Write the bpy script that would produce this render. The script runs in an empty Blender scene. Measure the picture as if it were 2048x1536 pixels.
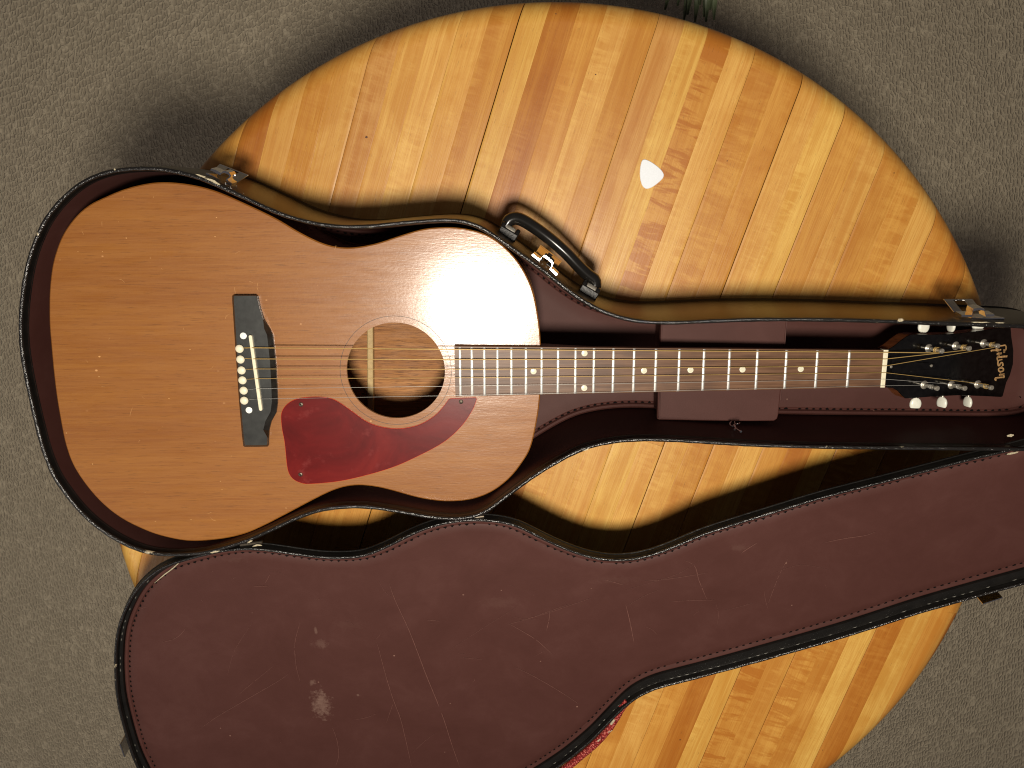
import bpy, bmesh, math, random
from mathutils import Vector, Matrix
from mathutils.geometry import tessellate_polygon
random.seed(7)
S = bpy.context.scene
COL = S.collection

# ------------------------------------------------------------------ camera
W, Hh, FPX = 2048, 1536, 1538.0           # photograph size, focal length in its pixels
NAD = (1045.0, 430.0)                     # where straight down falls in the photograph
HC = 0.876                                # camera height over the table top (z = 0)
dn = Vector(((NAD[0]-W/2)/FPX, -(NAD[1]-Hh/2)/FPX, -1)).normalized()
ax = (Vector((1, 0, 0)) - dn*dn.x).normalized()
az = -dn
ay = az.cross(ax)
RM = Matrix((ax, ay, az))                 # camera axes -> world
cam = bpy.data.cameras.new('camera')
cam.sensor_fit = 'HORIZONTAL'; cam.sensor_width = 36.0; cam.lens = 36.0*FPX/W
cam.clip_start = 0.02; cam.clip_end = 60
camo = bpy.data.objects.new('camera', cam); COL.objects.link(camo)
camo.matrix_world = Matrix.Translation((0, 0, HC)) @ RM.to_4x4()
S.camera = camo

def ray(px, py):
    return RM @ Vector(((px-W/2)/FPX, -(py-Hh/2)/FPX, -1))
def P(px, py, z=0.0):                     # point of the photograph at height z
    r = ray(px, py); t = (z-HC)/r.z
    return Vector((r.x*t, r.y*t, z))
def PPL(px, py, o, n):                    # ... on a plane
    r = ray(px, py); c = Vector((0, 0, HC))
    t = (o-c).dot(n)/r.dot(n)
    return c + r*t

# ------------------------------------------------------------------ light
world = bpy.data.worlds.new('World'); S.world = world; world.use_nodes = True
bg = world.node_tree.nodes['Background']
bg.inputs[0].default_value = (0.95, 0.85, 0.88, 1); bg.inputs[1].default_value = 0.075
LPOS = P(1065, 880, 0.12); LPOS.z = 1.22
ld = bpy.data.lights.new('ceiling_lamp', 'POINT'); ld.energy = 67; ld.shadow_soft_size = 0.09
ld.color = (1.0, 0.91, 0.78)
lo = bpy.data.objects.new('ceiling_lamp', ld); COL.objects.link(lo); lo.location = LPOS
l2 = bpy.data.lights.new('added_fill_light', 'POINT'); l2.energy = 25; l2.shadow_soft_size = 0.35; l2.color = (1.0, 0.93, 0.86)
l2o = bpy.data.objects.new('added_fill_light', l2); COL.objects.link(l2o); l2o.location = (-1.7, -1.3, 1.5)  # added fill without a source of its own, brightens carpet and floor shadows
S.view_settings.view_transform = 'Standard'; S.view_settings.look = 'None'
S.view_settings.exposure = 0.0; S.view_settings.gamma = 1
S.render.engine = 'CYCLES'
S.cycles.filter_width = 1.1; S.cycles.caustics_reflective = False; S.cycles.caustics_refractive = False

# ------------------------------------------------------------------ node helpers
class NT:
    def __init__(s, name):
        s.m = bpy.data.materials.new(name); s.m.use_nodes = True
        s.t = s.m.node_tree; s.b = s.t.nodes['Principled BSDF']
    def n(s, typ, **kw):
        nd = s.t.nodes.new(typ)
        for k, v in kw.items():
            if k.startswith('i_'):
                key = k[2:]; key = int(key) if key.isdigit() else key.replace('_', ' ')
                nd.inputs[key].default_value = v
            else: setattr(nd, k, v)
        return nd
    def l(s, a, b): s.t.links.new(a, b)
    def val(s, v, sock):
        if hasattr(v, 'is_output') or isinstance(v, bpy.types.NodeSocket): s.l(v, sock)
        else: sock.default_value = v
    def math(s, op, a, b=0.0, clamp=False):
        nd = s.n('ShaderNodeMath', operation=op, use_clamp=clamp)
        s.val(a, nd.inputs[0]); s.val(b, nd.inputs[1]); return nd.outputs[0]
    def mix(s, fac, a, b, blend='MIX'):
        nd = s.n('ShaderNodeMix', data_type='RGBA', blend_type=blend)
        s.val(fac, nd.inputs[0]); s.val(a, nd.inputs[6]); s.val(b, nd.inputs[7]); return nd.outputs[2]
    def ramp(s, f, stops):
        nd = s.n('ShaderNodeValToRGB'); e = nd.color_ramp.elements
        while len(e) < len(stops): e.new(0.5)
        for i, (p, c) in enumerate(stops):
            e[i].position = p; e[i].color = c if len(c) == 4 else (*c, 1)
        s.l(f, nd.inputs[0]); return nd.outputs[0]
    def coord(s, scale=(1, 1, 1), rot=(0, 0, 0), loc=(0, 0, 0), out='Object'):
        tc = s.n('ShaderNodeTexCoord'); mp = s.n('ShaderNodeMapping')
        mp.inputs['Scale'].default_value = scale; mp.inputs['Rotation'].default_value = rot
        mp.inputs['Location'].default_value = loc
        s.l(tc.outputs[out], mp.inputs[0]); return mp.outputs[0]
    def noise(s, vec, scale, detail=3, rough=0.5, dist=0.0):
        nd = s.n('ShaderNodeTexNoise'); nd.inputs['Scale'].default_value = scale
        nd.inputs['Detail'].default_value = detail; nd.inputs['Roughness'].default_value = rough
        nd.inputs['Distortion'].default_value = dist
        s.l(vec, nd.inputs['Vector']); return nd.outputs[0]
    def bump(s, h, strength, dist=0.001, normal=None):
        nd = s.n('ShaderNodeBump'); nd.inputs['Strength'].default_value = strength
        nd.inputs['Distance'].default_value = dist; s.l(h, nd.inputs['Height'])
        if normal: s.l(normal, nd.inputs['Normal'])
        return nd.outputs[0]
    def pset(s, **kw):
        for k, v in kw.items():
            s.val(v, s.b.inputs[k.replace('_', ' ')])

def simple(name, col, rough=0.4, metal=0.0, spec=0.5, coat=0.0, coat_r=0.1, var=0.0, bump=0.0, bscale=400):
    m = NT(name); m.pset(Roughness=rough, Metallic=metal, Specular_IOR_Level=spec, Coat_Weight=coat, Coat_Roughness=coat_r)
    v = m.coord()
    nz = m.noise(v, bscale, 4)
    c2 = tuple(min(1, c*(1+var)) for c in col) + (1,); c1 = tuple(c*(1-var) for c in col) + (1,)
    m.l(m.ramp(nz, [(0.3, c1), (0.7, c2)]), m.b.inputs['Base Color'])
    if bump: m.l(m.bump(nz, bump, 0.0006), m.b.inputs['Normal'])
    return m.m

# ------------------------------------------------------------------ materials
def mat_plank():
    m = NT('maple_plank')
    oi = m.n('ShaderNodeObjectInfo')
    tc = m.n('ShaderNodeTexCoord')
    off = m.n('ShaderNodeVectorMath', operation='MULTIPLY_ADD')
    cmb = m.n('ShaderNodeCombineXYZ')
    m.l(oi.outputs['Random'], cmb.inputs[0]); m.l(oi.outputs['Random'], cmb.inputs[1]); m.l(oi.outputs['Random'], cmb.inputs[2])
    m.l(cmb.outputs[0], off.inputs[0]); off.inputs[1].default_value = (37, 91, 53); m.l(tc.outputs['Object'], off.inputs[2])
    base = off.outputs[0]
    def mp(sc, rot=(0, 0, 0)):
        q = m.n('ShaderNodeMapping'); q.inputs['Scale'].default_value = sc; q.inputs['Rotation'].default_value = rot
        m.l(base, q.inputs[0]); return q.outputs[0]
    fine = m.noise(mp((14, 700, 60)), 1.0, 5, 0.6, 0.5)
    mid = m.noise(mp((2.2, 120, 10)), 1.0, 4, 0.6, 0.7)
    blot = m.noise(mp((8, 26, 10)), 1.0, 4, 0.55, 1.0)
    pores = m.noise(mp((90, 1500, 60)), 1.0, 2, 0.7)
    flame = m.noise(mp((110, 12, 10), (0, 0, 0.25)), 1.0, 3, 0.6, 0.8)
    flame2 = m.noise(mp((38, 9, 10), (0, 0, 0.2)), 1.0, 4, 0.7, 1.2)
    c = oi.outputs['Color']
    wide_ = m.noise(mp((1.3, 55, 10)), 1.0, 3, 0.55, 1.4)
    cloud = m.noise(mp((11, 16, 10)), 1.0, 5, 0.6, 0.6)
    dark = m.mix(1.0, c, (0.78, 0.60, 0.40, 1), 'MULTIPLY')
    lite = m.mix(1.0, c, (1.13, 1.20, 1.28, 1), 'MULTIPLY')
    col = m.mix(m.math('MULTIPLY', m.ramp(wide_, [(0.40, (1, 1, 1)), (0.60, (0, 0, 0))]), 0.75), c, dark)
    col = m.mix(m.math('MULTIPLY', m.ramp(mid, [(0.44, (0, 0, 0)), (0.66, (1, 1, 1))]), 0.45), col, dark)
    col = m.mix(m.math('MULTIPLY', m.ramp(cloud, [(0.46, (0, 0, 0)), (0.66, (1, 1, 1))]), 0.65), col, lite)
    col = m.mix(m.math('MULTIPLY', m.ramp(fine, [(0.47, (0, 0, 0)), (0.60, (1, 1, 1))]), 0.55), col, dark)
    curl = m.noise(mp((150, 26, 10), (0, 0, 0.15)), 1.0, 3, 0.6, 0.5)
    cg = m.ramp(m.noise(mp((6, 20, 6)), 1.0, 2), [(0.48, (0, 0, 0)), (0.62, (1, 1, 1))])
    col = m.mix(m.math('MULTIPLY', m.math('MULTIPLY', m.ramp(curl, [(0.45, (0, 0, 0)), (0.62, (1, 1, 1))]), cg), 0.5), col, lite)
    al = oi.outputs['Alpha']
    fm = m.math('MULTIPLY', m.ramp(m.math('ADD', m.math('MULTIPLY', flame, 0.4), m.math('MULTIPLY', flame2, 0.6)),
                                   [(0.47, (0, 0, 0)), (0.54, (1, 1, 1))]), al)
    col = m.mix(fm, col, m.mix(1.0, c, (0.70, 0.48, 0.30, 1), 'MULTIPLY'))
    pm = m.math('MULTIPLY', m.ramp(pores, [(0.66, (0, 0, 0)), (0.72, (1, 1, 1))]), 0.6)
    col = m.mix(pm, col, (0.16, 0.07, 0.02, 1))
    v = m.coord(out='Object')
    sp = m.n('ShaderNodeTexVoronoi', i_Scale=1.0); m.l(mp((26, 26, 26)), sp.inputs['Vector'])
    rr = m.noise(mp((9, 30, 9)), 1.0, 3)
    spk = m.math('MULTIPLY', m.ramp(sp.outputs['Distance'], [(0.022, (1, 1, 1)), (0.040, (0, 0, 0))]), m.ramp(m.noise(mp((7, 7, 7)), 1.0, 1), [(0.56, (0, 0, 0)), (0.60, (1, 1, 1))]))
    col = m.mix(m.math('MULTIPLY', spk, 0.8), col, (0.06, 0.03, 0.015, 1))
    finest = m.noise(mp((45, 1900, 60)), 1.0, 4, 0.7)
    col = m.mix(m.math('MULTIPLY', m.ramp(finest, [(0.46, (0, 0, 0)), (0.62, (1, 1, 1))]), 0.35), col, dark)
    m.l(col, m.b.inputs['Base Color'])
    m.l(m.ramp(m.math('ADD', m.math('MULTIPLY', rr, 0.6), m.math('MULTIPLY', fine, 0.4)), [(0.3, (0.34,)*3), (0.7, (0.52,)*3)]), m.b.inputs['Roughness'])
    m.pset(Specular_IOR_Level=0.42)
    hb = m.math('ADD', m.math('MULTIPLY', fine, 0.6), m.math('MULTIPLY', flame, 0.25))
    m.l(m.bump(hb, 0.5, 0.0006), m.b.inputs['Normal'])
    return m.m

def mat_guitar_top(name='mahogany_top', c1=(0.238, 0.078, 0.0105), c2=(0.318, 0.123, 0.020), rough=(0.42, 0.55), dents=True):
    m = NT(name)
    g1 = m.noise(m.coord((16, 480, 40)), 1.0, 6, 0.68, 0.4)
    g2 = m.noise(m.coord((1.6, 34, 10)), 1.0, 4, 0.6, 0.8)
    g3 = m.noise(m.coord((60, 1100, 60)), 1.0, 3, 0.6)
    big = m.noise(m.coord((1, 1, 1)), 5.0, 2)
    f = m.math('ADD', m.math('MULTIPLY', g1, 0.55), m.math('MULTIPLY', g2, 0.45))
    col = m.ramp(f, [(0.36, c1), (0.62, c2)])
    col = m.mix(m.math('MULTIPLY', m.ramp(g3, [(0.58 if dents else 0.54, (0, 0, 0)), (0.68 if dents else 0.62, (1, 1, 1))]), 0.45 if dents else 0.7), col, tuple(c*0.45 for c in c1)+(1,))
    if dents:
        vo = m.n('ShaderNodeTexVoronoi'); vo.inputs['Scale'].default_value = 1.0
        m.l(m.coord((34, 46, 46)), vo.inputs['Vector'])
        dm = m.ramp(vo.outputs['Distance'], [(0.030, (1, 1, 1)), (0.060, (0, 0, 0))])
        gate = m.ramp(m.noise(m.coord((1, 1, 1)), 12.0, 1), [(0.50, (0, 0, 0)), (0.60, (1, 1, 1))])
        col = m.mix(m.math('MULTIPLY', m.math('MULTIPLY', dm, gate), 0.8), col, (0.80, 0.42, 0.17, 1))
    m.l(col, m.b.inputs['Base Color'])
    rn = m.noise(m.coord((30, 160, 30)), 1.0, 4, 0.6)
    m.l(m.ramp(rn, [(0.35, (rough[0],)*3), (0.65, (rough[1],)*3)]), m.b.inputs['Roughness'])
    m.pset(Specular_IOR_Level=0.4, Coat_Weight=1.0 if dents else 0.0, Coat_Roughness=0.18, Coat_IOR=1.5)
    h = m.math('ADD', m.math('MULTIPLY', m.noise(m.coord((120, 900, 60)), 1.0, 4, 0.65), 0.6),
               m.math('MULTIPLY', m.noise(m.coord((300, 420, 300)), 1.0, 3), 0.4))
    nb = m.bump(h, 0.32, 0.0005)
    m.l(nb, m.b.inputs['Normal']); m.l(m.bump(h, 0.16, 0.0005), m.b.inputs['Coat Normal'])
    return m.m

def mat_lining(spot=None):
    m = NT('maroon_lining' if spot is None else 'maroon_lid_lining')
    a = m.noise(m.coord(), 9.0, 5, 0.62, 0.6)
    b = m.noise(m.coord((1, 1, 1), loc=(4, 1, 0)), 26.0, 5, 0.7, 0.5)
    f = m.math('ADD', m.math('MULTIPLY', a, 0.6), m.math('MULTIPLY', b, 0.4))
    col = m.ramp(f, [(0.30, (0.057, 0.0180, 0.0135)), (0.52, (0.069, 0.0235, 0.0185)), (0.76, (0.088, 0.034, 0.028))])
    sp = m.n('ShaderNodeTexVoronoi'); sp.inputs['Scale'].default_value = 55
    m.l(m.coord(), sp.inputs['Vector'])
    sm = m.ramp(sp.outputs['Distance'], [(0.03, (1, 1, 1)), (0.07, (0, 0, 0))])
    gt = m.ramp(m.noise(m.coord((1, 1, 1), loc=(9, 3, 0)), 30.0, 1), [(0.62, (0, 0, 0)), (0.68, (1, 1, 1))])
    col = m.mix(m.math('MULTIPLY', m.math('MULTIPLY', sm, gt), 0.7), col, (0.35, 0.2, 0.15, 1))
    if spot is not None:
        for (cx, cy, rx, ry, am) in spot:
            tc = m.n('ShaderNodeTexCoord'); mp = m.n('ShaderNodeMapping', vector_type='POINT')
            mp.inputs['Location'].default_value = (-cx/rx, -cy/ry, 0); mp.inputs['Scale'].default_value = (1/rx, 1/ry, 0)
            m.l(tc.outputs['Object'], mp.inputs[0])
            ln_ = m.n('ShaderNodeVectorMath', operation='LENGTH'); m.l(mp.outputs[0], ln_.inputs[0])
            nz = m.noise(m.coord(), 160.0, 6, 0.75); nz2 = m.noise(m.coord((1, 2.2, 1), loc=(1, 1, 1)), 120.0, 3, 0.6)
            dd_ = m.math('ADD', ln_.outputs['Value'], m.math('MULTIPLY', m.math('SUBTRACT', nz, 0.5), 3.2))
            mk = m.math('MULTIPLY', m.ramp(dd_, [(0.35, (1, 1, 1)), (0.95, (0, 0, 0))]), m.math('ADD', m.math('MULTIPLY', nz2, 0.9), 0.3))
            col = m.mix(m.math('MULTIPLY', mk, am), col, (0.22, 0.135, 0.105, 1))
    m.l(col, m.b.inputs['Base Color'])
    m.pset(Roughness=0.62, Specular_IOR_Level=0.28)
    m.l(m.bump(m.noise(m.coord(), 900.0, 3, 0.6), 0.25, 0.0004), m.b.inputs['Normal'])
    return m.m

def mat_black(name, rough, bumpy, chips=0.0, lvl=0.006):
    m = NT(name)
    a = m.noise(m.coord(), 420.0, 4, 0.6)
    g = m.noise(m.coord(), 60.0, 3)
    col = m.ramp(g, [(0.3, (lvl, lvl*0.9, lvl*0.8)), (0.7, (lvl*1.8, lvl*1.6, lvl*1.4))])
    if chips:
        c = m.noise(m.coord(loc=(3, 7, 1)), 95.0, 5, 0.7)
        g2 = m.noise(m.coord(loc=(8, 2, 1)), 8.0, 2)
        mk = m.math('MULTIPLY', m.ramp(c, [(0.64-chips, (0, 0, 0)), (0.67-chips, (1, 1, 1))]), m.ramp(g2, [(0.52, (0, 0, 0)), (0.60, (1, 1, 1))]))
        col = m.mix(mk, col, (0.42, 0.36, 0.24, 1))
    m.l(col, m.b.inputs['Base Color'])
    m.pset(Roughness=rough, Specular_IOR_Level=0.42)
    if bumpy: m.l(m.bump(a, bumpy, 0.0012), m.b.inputs['Normal'])
    return m.m

def mat_carpet():
    m = NT('berber_carpet')
    tc = m.n('ShaderNodeTexCoord')
    nz = m.n('ShaderNodeTexNoise'); nz.inputs['Scale'].default_value = 28.0; nz.inputs['Detail'].default_value = 2
    m.l(tc.outputs['Object'], nz.inputs['Vector'])
    sc = m.n('ShaderNodeVectorMath', operation='SCALE'); sc.inputs['Scale'].default_value = 0.011
    m.l(nz.outputs['Color'], sc.inputs[0])
    ad = m.n('ShaderNodeVectorMath', operation='ADD'); m.l(tc.outputs['Object'], ad.inputs[0]); m.l(sc.outputs[0], ad.inputs[1])
    mp = m.n('ShaderNodeMapping'); mp.inputs['Rotation'].default_value = (0, 0, -0.22); mp.inputs['Scale'].default_value = (150, 78, 100)
    m.l(ad.outputs[0], mp.inputs[0])
    v = m.n('ShaderNodeTexVoronoi', feature='DISTANCE_TO_EDGE'); v.inputs['Scale'].default_value = 1.0
    v.inputs['Randomness'].default_value = 0.68
    m.l(mp.outputs[0], v.inputs['Vector'])
    fib = m.noise(tc.outputs['Object'], 620.0, 4, 0.75)
    fib2 = m.noise(tc.outputs['Object'], 240.0, 3, 0.6)
    pat = m.noise(tc.outputs['Object'], 3.0, 3)
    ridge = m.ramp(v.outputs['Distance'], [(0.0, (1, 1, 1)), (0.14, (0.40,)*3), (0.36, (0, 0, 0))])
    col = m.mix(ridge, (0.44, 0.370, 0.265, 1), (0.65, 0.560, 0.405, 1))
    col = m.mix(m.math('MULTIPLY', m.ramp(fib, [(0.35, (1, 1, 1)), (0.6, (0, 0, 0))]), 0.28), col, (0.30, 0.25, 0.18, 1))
    col = m.mix(m.math('MULTIPLY', m.ramp(pat, [(0.35, (0, 0, 0)), (0.7, (1, 1, 1))]), 0.12), col, (0.53, 0.455, 0.355, 1))
    m.l(col, m.b.inputs['Base Color'])
    m.pset(Roughness=0.95, Specular_IOR_Level=0.1)
    h = m.math('ADD', m.math('ADD', m.math('MULTIPLY', fib, 0.45), m.math('MULTIPLY', fib2, 0.7)), m.math('MULTIPLY', ridge, 0.75))
    m.l(m.bump(h, 1.0, 0.0040), m.b.inputs['Normal'])
    return m.m

def mat_pickguard():
    m = NT('pickguard_plastic')
    a = m.noise(m.coord(), 14.0, 4, 0.6, 1.5)
    b = m.noise(m.coord(loc=(2, 2, 2)), 60.0, 4, 0.7)
    col = m.ramp(a, [(0.28, (0.080, 0.005, 0.005)), (0.5, (0.125, 0.007, 0.007)), (0.74, (0.175, 0.012, 0.010))])
    col = m.mix(m.math('MULTIPLY', m.ramp(b, [(0.58, (0, 0, 0)), (0.72, (1, 1, 1))]), 0.3), col, (0.26, 0.05, 0.045, 1))
    m.l(col, m.b.inputs['Base Color'])
    m.pset(Roughness=0.30, Specular_IOR_Level=0.22)
    m.l(m.bump(b, 0.06, 0.0006), m.b.inputs['Normal'])
    return m.m

def mat_rosewood():
    m = NT('rosewood')
    g = m.noise(m.coord((16, 420, 40)), 1.0, 5, 0.65, 0.4)
    w = m.noise(m.coord((30, 70, 30)), 1.0, 3)
    col = m.ramp(g, [(0.3, (0.090, 0.041, 0.021)), (0.7, (0.195, 0.103, 0.056))])
    col = m.mix(m.math('MULTIPLY', m.ramp(w, [(0.45, (0, 0, 0)), (0.68, (1, 1, 1))]), 0.45), col, (0.055, 0.030, 0.022, 1))
    m.l(col, m.b.inputs['Base Color']); m.pset(Roughness=0.42, Specular_IOR_Level=0.32)
    m.l(m.bump(g, 0.3, 0.0004), m.b.inputs['Normal'])
    return m.m

def mat_cord():
    m = NT('red_braid')
    w = m.n('ShaderNodeTexVoronoi'); w.inputs['Scale'].default_value = 1.0
    m.l(m.coord((520, 520, 520)), w.inputs['Vector'])
    col = m.ramp(w.outputs['Distance'], [(0.2, (0.62, 0.20, 0.15)), (0.42, (0.30, 0.012, 0.010)), (0.8, (0.12, 0.004, 0.004))])
    m.l(col, m.b.inputs['Base Color']); m.pset(Roughness=0.6)
    m.l(m.bump(w.outputs['Distance'], 0.8, 0.001), m.b.inputs['Normal'])
    return m.m

M = {}
M['plank'] = mat_plank()
M['top'] = mat_guitar_top()
M['side'] = mat_guitar_top('mahogany_side', (0.10, 0.028, 0.010), (0.19, 0.060, 0.020), (0.25, 0.35), False)
M['inside'] = mat_guitar_top('mahogany_inside', (0.20, 0.070, 0.017), (0.46, 0.205, 0.060), (0.55, 0.7), False)
M['brace'] = simple('spruce_brace', (0.52, 0.37, 0.17), 0.6, var=0.1)
M['lining'] = mat_lining()
M['vinyl'] = mat_black('black_vinyl', 0.30, 0.12)
M['vinyl'].node_tree.nodes['Principled BSDF'].inputs['Specular IOR Level'].default_value = 0.16
M['lip'] = mat_black('black_lip', 0.34, 0.35, 0.0)
M['bead'] = mat_black('black_piping', 0.17, 0.8, 0.012, 0.008)
M['bead'].node_tree.nodes['Principled BSDF'].inputs['Specular IOR Level'].default_value = 0.75
M['carpet'] = mat_carpet()
M['pickguard'] = mat_pickguard()
M['pickglow'] = simple('pickguard_edge_glow', (0.55, 0.045, 0.012), 0.3)  # glow of light through the plastic edge, painted as plain colour
M['rosewood'] = mat_rosewood()
M['ebony'] = simple('black_bridge', (0.015, 0.0165, 0.015), 0.38, spec=0.6, var=0.45, bump=0.1, bscale=120)
M['headface'] = simple('black_lacquer', (0.0035, 0.003, 0.0028), 0.12, spec=0.5, var=0.5, bump=0.02, bscale=200)
M['nickel'] = simple('worn_nickel', (0.60, 0.56, 0.47), 0.36, metal=0.75, var=0.25, bump=0.1, bscale=600)
M['chrome'] = simple('chrome', (0.80, 0.80, 0.80), 0.12, metal=1.0, var=0.06, bscale=100)
M['fret'] = simple('fret_wire', (0.92, 0.91, 0.87), 0.5, metal=0.85, var=0.05)
M['bone'] = simple('aged_bone', (0.80, 0.74, 0.54), 0.45, var=0.08)
M['ivory'] = simple('ivory_plastic', (0.82, 0.76, 0.57), 0.4, var=0.04, bscale=300)
M['pearl'] = simple('pearl_dot', (0.72, 0.70, 0.54), 0.25, var=0.18, bscale=500)
M['whitedot'] = simple('white_dot', (0.90, 0.90, 0.86), 0.25, var=0.03)
M['button'] = simple('white_button', (0.80, 0.80, 0.70), 0.3, var=0.05)
M['bronze'] = simple('bronze_string', (0.55, 0.37, 0.13), 0.40, metal=0.35, var=0.1, bscale=900)
M['steel'] = simple('steel_string', (0.55, 0.54, 0.50), 0.35, metal=0.5, var=0.05)
M['gold'] = simple('gold_lettering', (0.50, 0.30, 0.13), 0.45, var=0.15, bscale=500)
M['pick'] = simple('white_pick', (0.86, 0.90, 0.96), 0.35, var=0.02)
M['cord'] = mat_cord()
M['dull'] = simple('grey_thread', (0.13, 0.125, 0.105), 0.6)
M['stitch'] = simple('dark_thread', (0.004, 0.003, 0.003), 0.9, spec=0.1)
M['handle'] = simple('black_handle', (0.010, 0.009, 0.008), 0.22, spec=0.4, var=0.2, bscale=80)
M['underside'] = simple('table_underside', (0.20, 0.10, 0.04), 0.6, var=0.2, bscale=30)
M['leaf'] = simple('dark_leaf', (0.10, 0.125, 0.065), 0.45, var=0.4, bscale=60)
M['pot'] = simple('dark_pot', (0.05, 0.03, 0.02), 0.6, var=0.2)
M['soil'] = simple('potting_soil', (0.02, 0.014, 0.01), 0.95, var=0.4)
M['dark'] = simple('dark_screw', (0.12, 0.10, 0.075), 0.4, metal=0.8, var=0.3, bscale=900)
M['groove'] = simple('dark_ring', (0.045, 0.022, 0.012), 0.5)
M['frayed'] = simple('frayed_cloth', (0.46, 0.40, 0.27), 0.8, var=0.35, bump=0.6, bscale=700)
M['smudge'] = simple('pale_smudge', (0.150, 0.078, 0.062), 0.6, var=0.35, bscale=150)
M['scratch'] = simple('pale_scratch', (0.130, 0.053, 0.041), 0.6, var=0.25, bscale=200)

# ------------------------------------------------------------------ geometry helpers
def origin(o):
    v = Vector((0, 0, 0))
    while o is not None: v += o.location; o = o.parent
    return v
def mesh(name, verts, faces, mat, parent=None, smooth=False, loc=None, kind=None):
    base = origin(parent)
    loc = Vector(loc) if loc is not None else base
    me = bpy.data.meshes.new(name)
    me.from_pydata([tuple(Vector(v)-loc) for v in verts], [], faces); me.update()
    me.materials.append(mat)
    if smooth:
        for p in me.polygons: p.use_smooth = True
    o = bpy.data.objects.new(name, me); COL.objects.link(o)
    if parent is not None: o.parent = parent
    o.location = loc - base
    if kind: o['kind'] = kind
    return o
def empty(name, loc, label, cat):
    o = bpy.data.objects.new(name, None); COL.objects.link(o); o.location = loc
    o.empty_display_size = 0.05; o['label'] = label; o['category'] = cat
    return o
def fixn(o):
    bm = bmesh.new(); bm.from_mesh(o.data); bmesh.ops.recalc_face_normals(bm, faces=bm.faces)
    bm.to_mesh(o.data); bm.free(); return o
def autos(o, ang=35):
    me = o.data
    bm = bmesh.new(); bm.from_mesh(me)
    for f in bm.faces: f.smooth = True
    for e in bm.edges:
        if len(e.link_faces) == 2 and e.calc_face_angle(0) > math.radians(ang): e.smooth = False
    bm.to_mesh(me); bm.free(); return o

def catmull(pts, n, closed=True):
    pts = [Vector(p) for p in pts]; N = len(pts); dense = []
    rng = range(N if closed else N-1)
    for i in rng:
        if closed: p0, p1, p2, p3 = pts[i-1], pts[i], pts[(i+1) % N], pts[(i+2) % N]
        else: p0, p1, p2, p3 = pts[max(i-1, 0)], pts[i], pts[i+1], pts[min(i+2, N-1)]
        for k in range(16):
            t = k/16
            dense.append(0.5*((2*p1)+(p2-p0)*t+(2*p0-5*p1+4*p2-p3)*t*t+(3*p1-p0-3*p2+p3)*t**3))
    if not closed: dense.append(pts[-1])
    return resample(dense, n, closed)
def resample(d, n, closed=True):
    q = d + [d[0]] if closed else d
    L = [0]
    for a, b in zip(q, q[1:]): L.append(L[-1]+(b-a).length)
    out = []; j = 0; m = n if closed else n-1
    for i in range(n):
        s = L[-1]*i/m
        while j < len(L)-2 and L[j+1] < s: j += 1
        f = (s-L[j])/max(L[j+1]-L[j], 1e-12); out.append(q[j].lerp(q[j+1], min(f, 1)))
    return out
def relax(l, it):
    for _ in range(it):
        l = [(l[i-1]+2*l[i]+l[(i+1) % len(l)])/4 for i in range(len(l))]
    return l
def area2(l):
    return sum(l[i-1].x*l[i].y-l[i].x*l[i-1].y for i in range(len(l)))/2
def offset(l, d):                          # l: 2D/3D points in xy, ccw; d>0 outward
    out = []; n = len(l)
    for i in range(n):
        t = (l[(i+1) % n]-l[i-1]); t = Vector((t.x, t.y)).normalized()
        out.append(Vector((l[i].x+t.y*d, l[i].y-t.x*d, l[i].z if len(l[i]) > 2 else 0)))
    return out
def ccw(l): return l if area2(l) > 0 else l[::-1]
def atz(l, z): return [Vector((p.x, p.y, z)) for p in l]
def loft(name, loops, mat, parent, cap0=False, cap1=False, closed=True, smooth=True, ang=35, kind=None):
    n = len(loops[0]); vs = [v for lp in loops for v in lp]; fs = []
    for k in range(len(loops)-1):
        for i in range(n if closed else n-1):
            j = (i+1) % n
            fs.append((k*n+i, k*n+j, (k+1)*n+j, (k+1)*n+i))
    for flag, k in ((cap0, 0), (cap1, len(loops)-1)):
        if flag:
            tr = tessellate_polygon([[Vector((p.x, p.y, 0)) for p in loops[k]]])
            fs += [tuple(k*n+a for a in t) for t in tr]
    o = mesh(name, vs, fs, mat, parent, kind=kind); fixn(o)
    if smooth: autos(o, ang)
    return o
def prism(name, poly, z0, z1, mat, parent, bev=0.0, fn=None):
    poly = ccw(poly); fn = fn or (lambda p, z: Vector((p.x, p.y, z)))
    loops = [[fn(p, z0) for p in poly]]
    if bev:
        loops += [[fn(p, z1-bev) for p in poly], [fn(p, z1-bev*0.3) for p in offset(poly, -bev*0.35)], [fn(p, z1) for p in offset(poly, -bev)]]
    else: loops.append([fn(p, z1) for p in poly])
    return loft(name, loops, mat, parent, True, True, ang=14)
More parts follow.
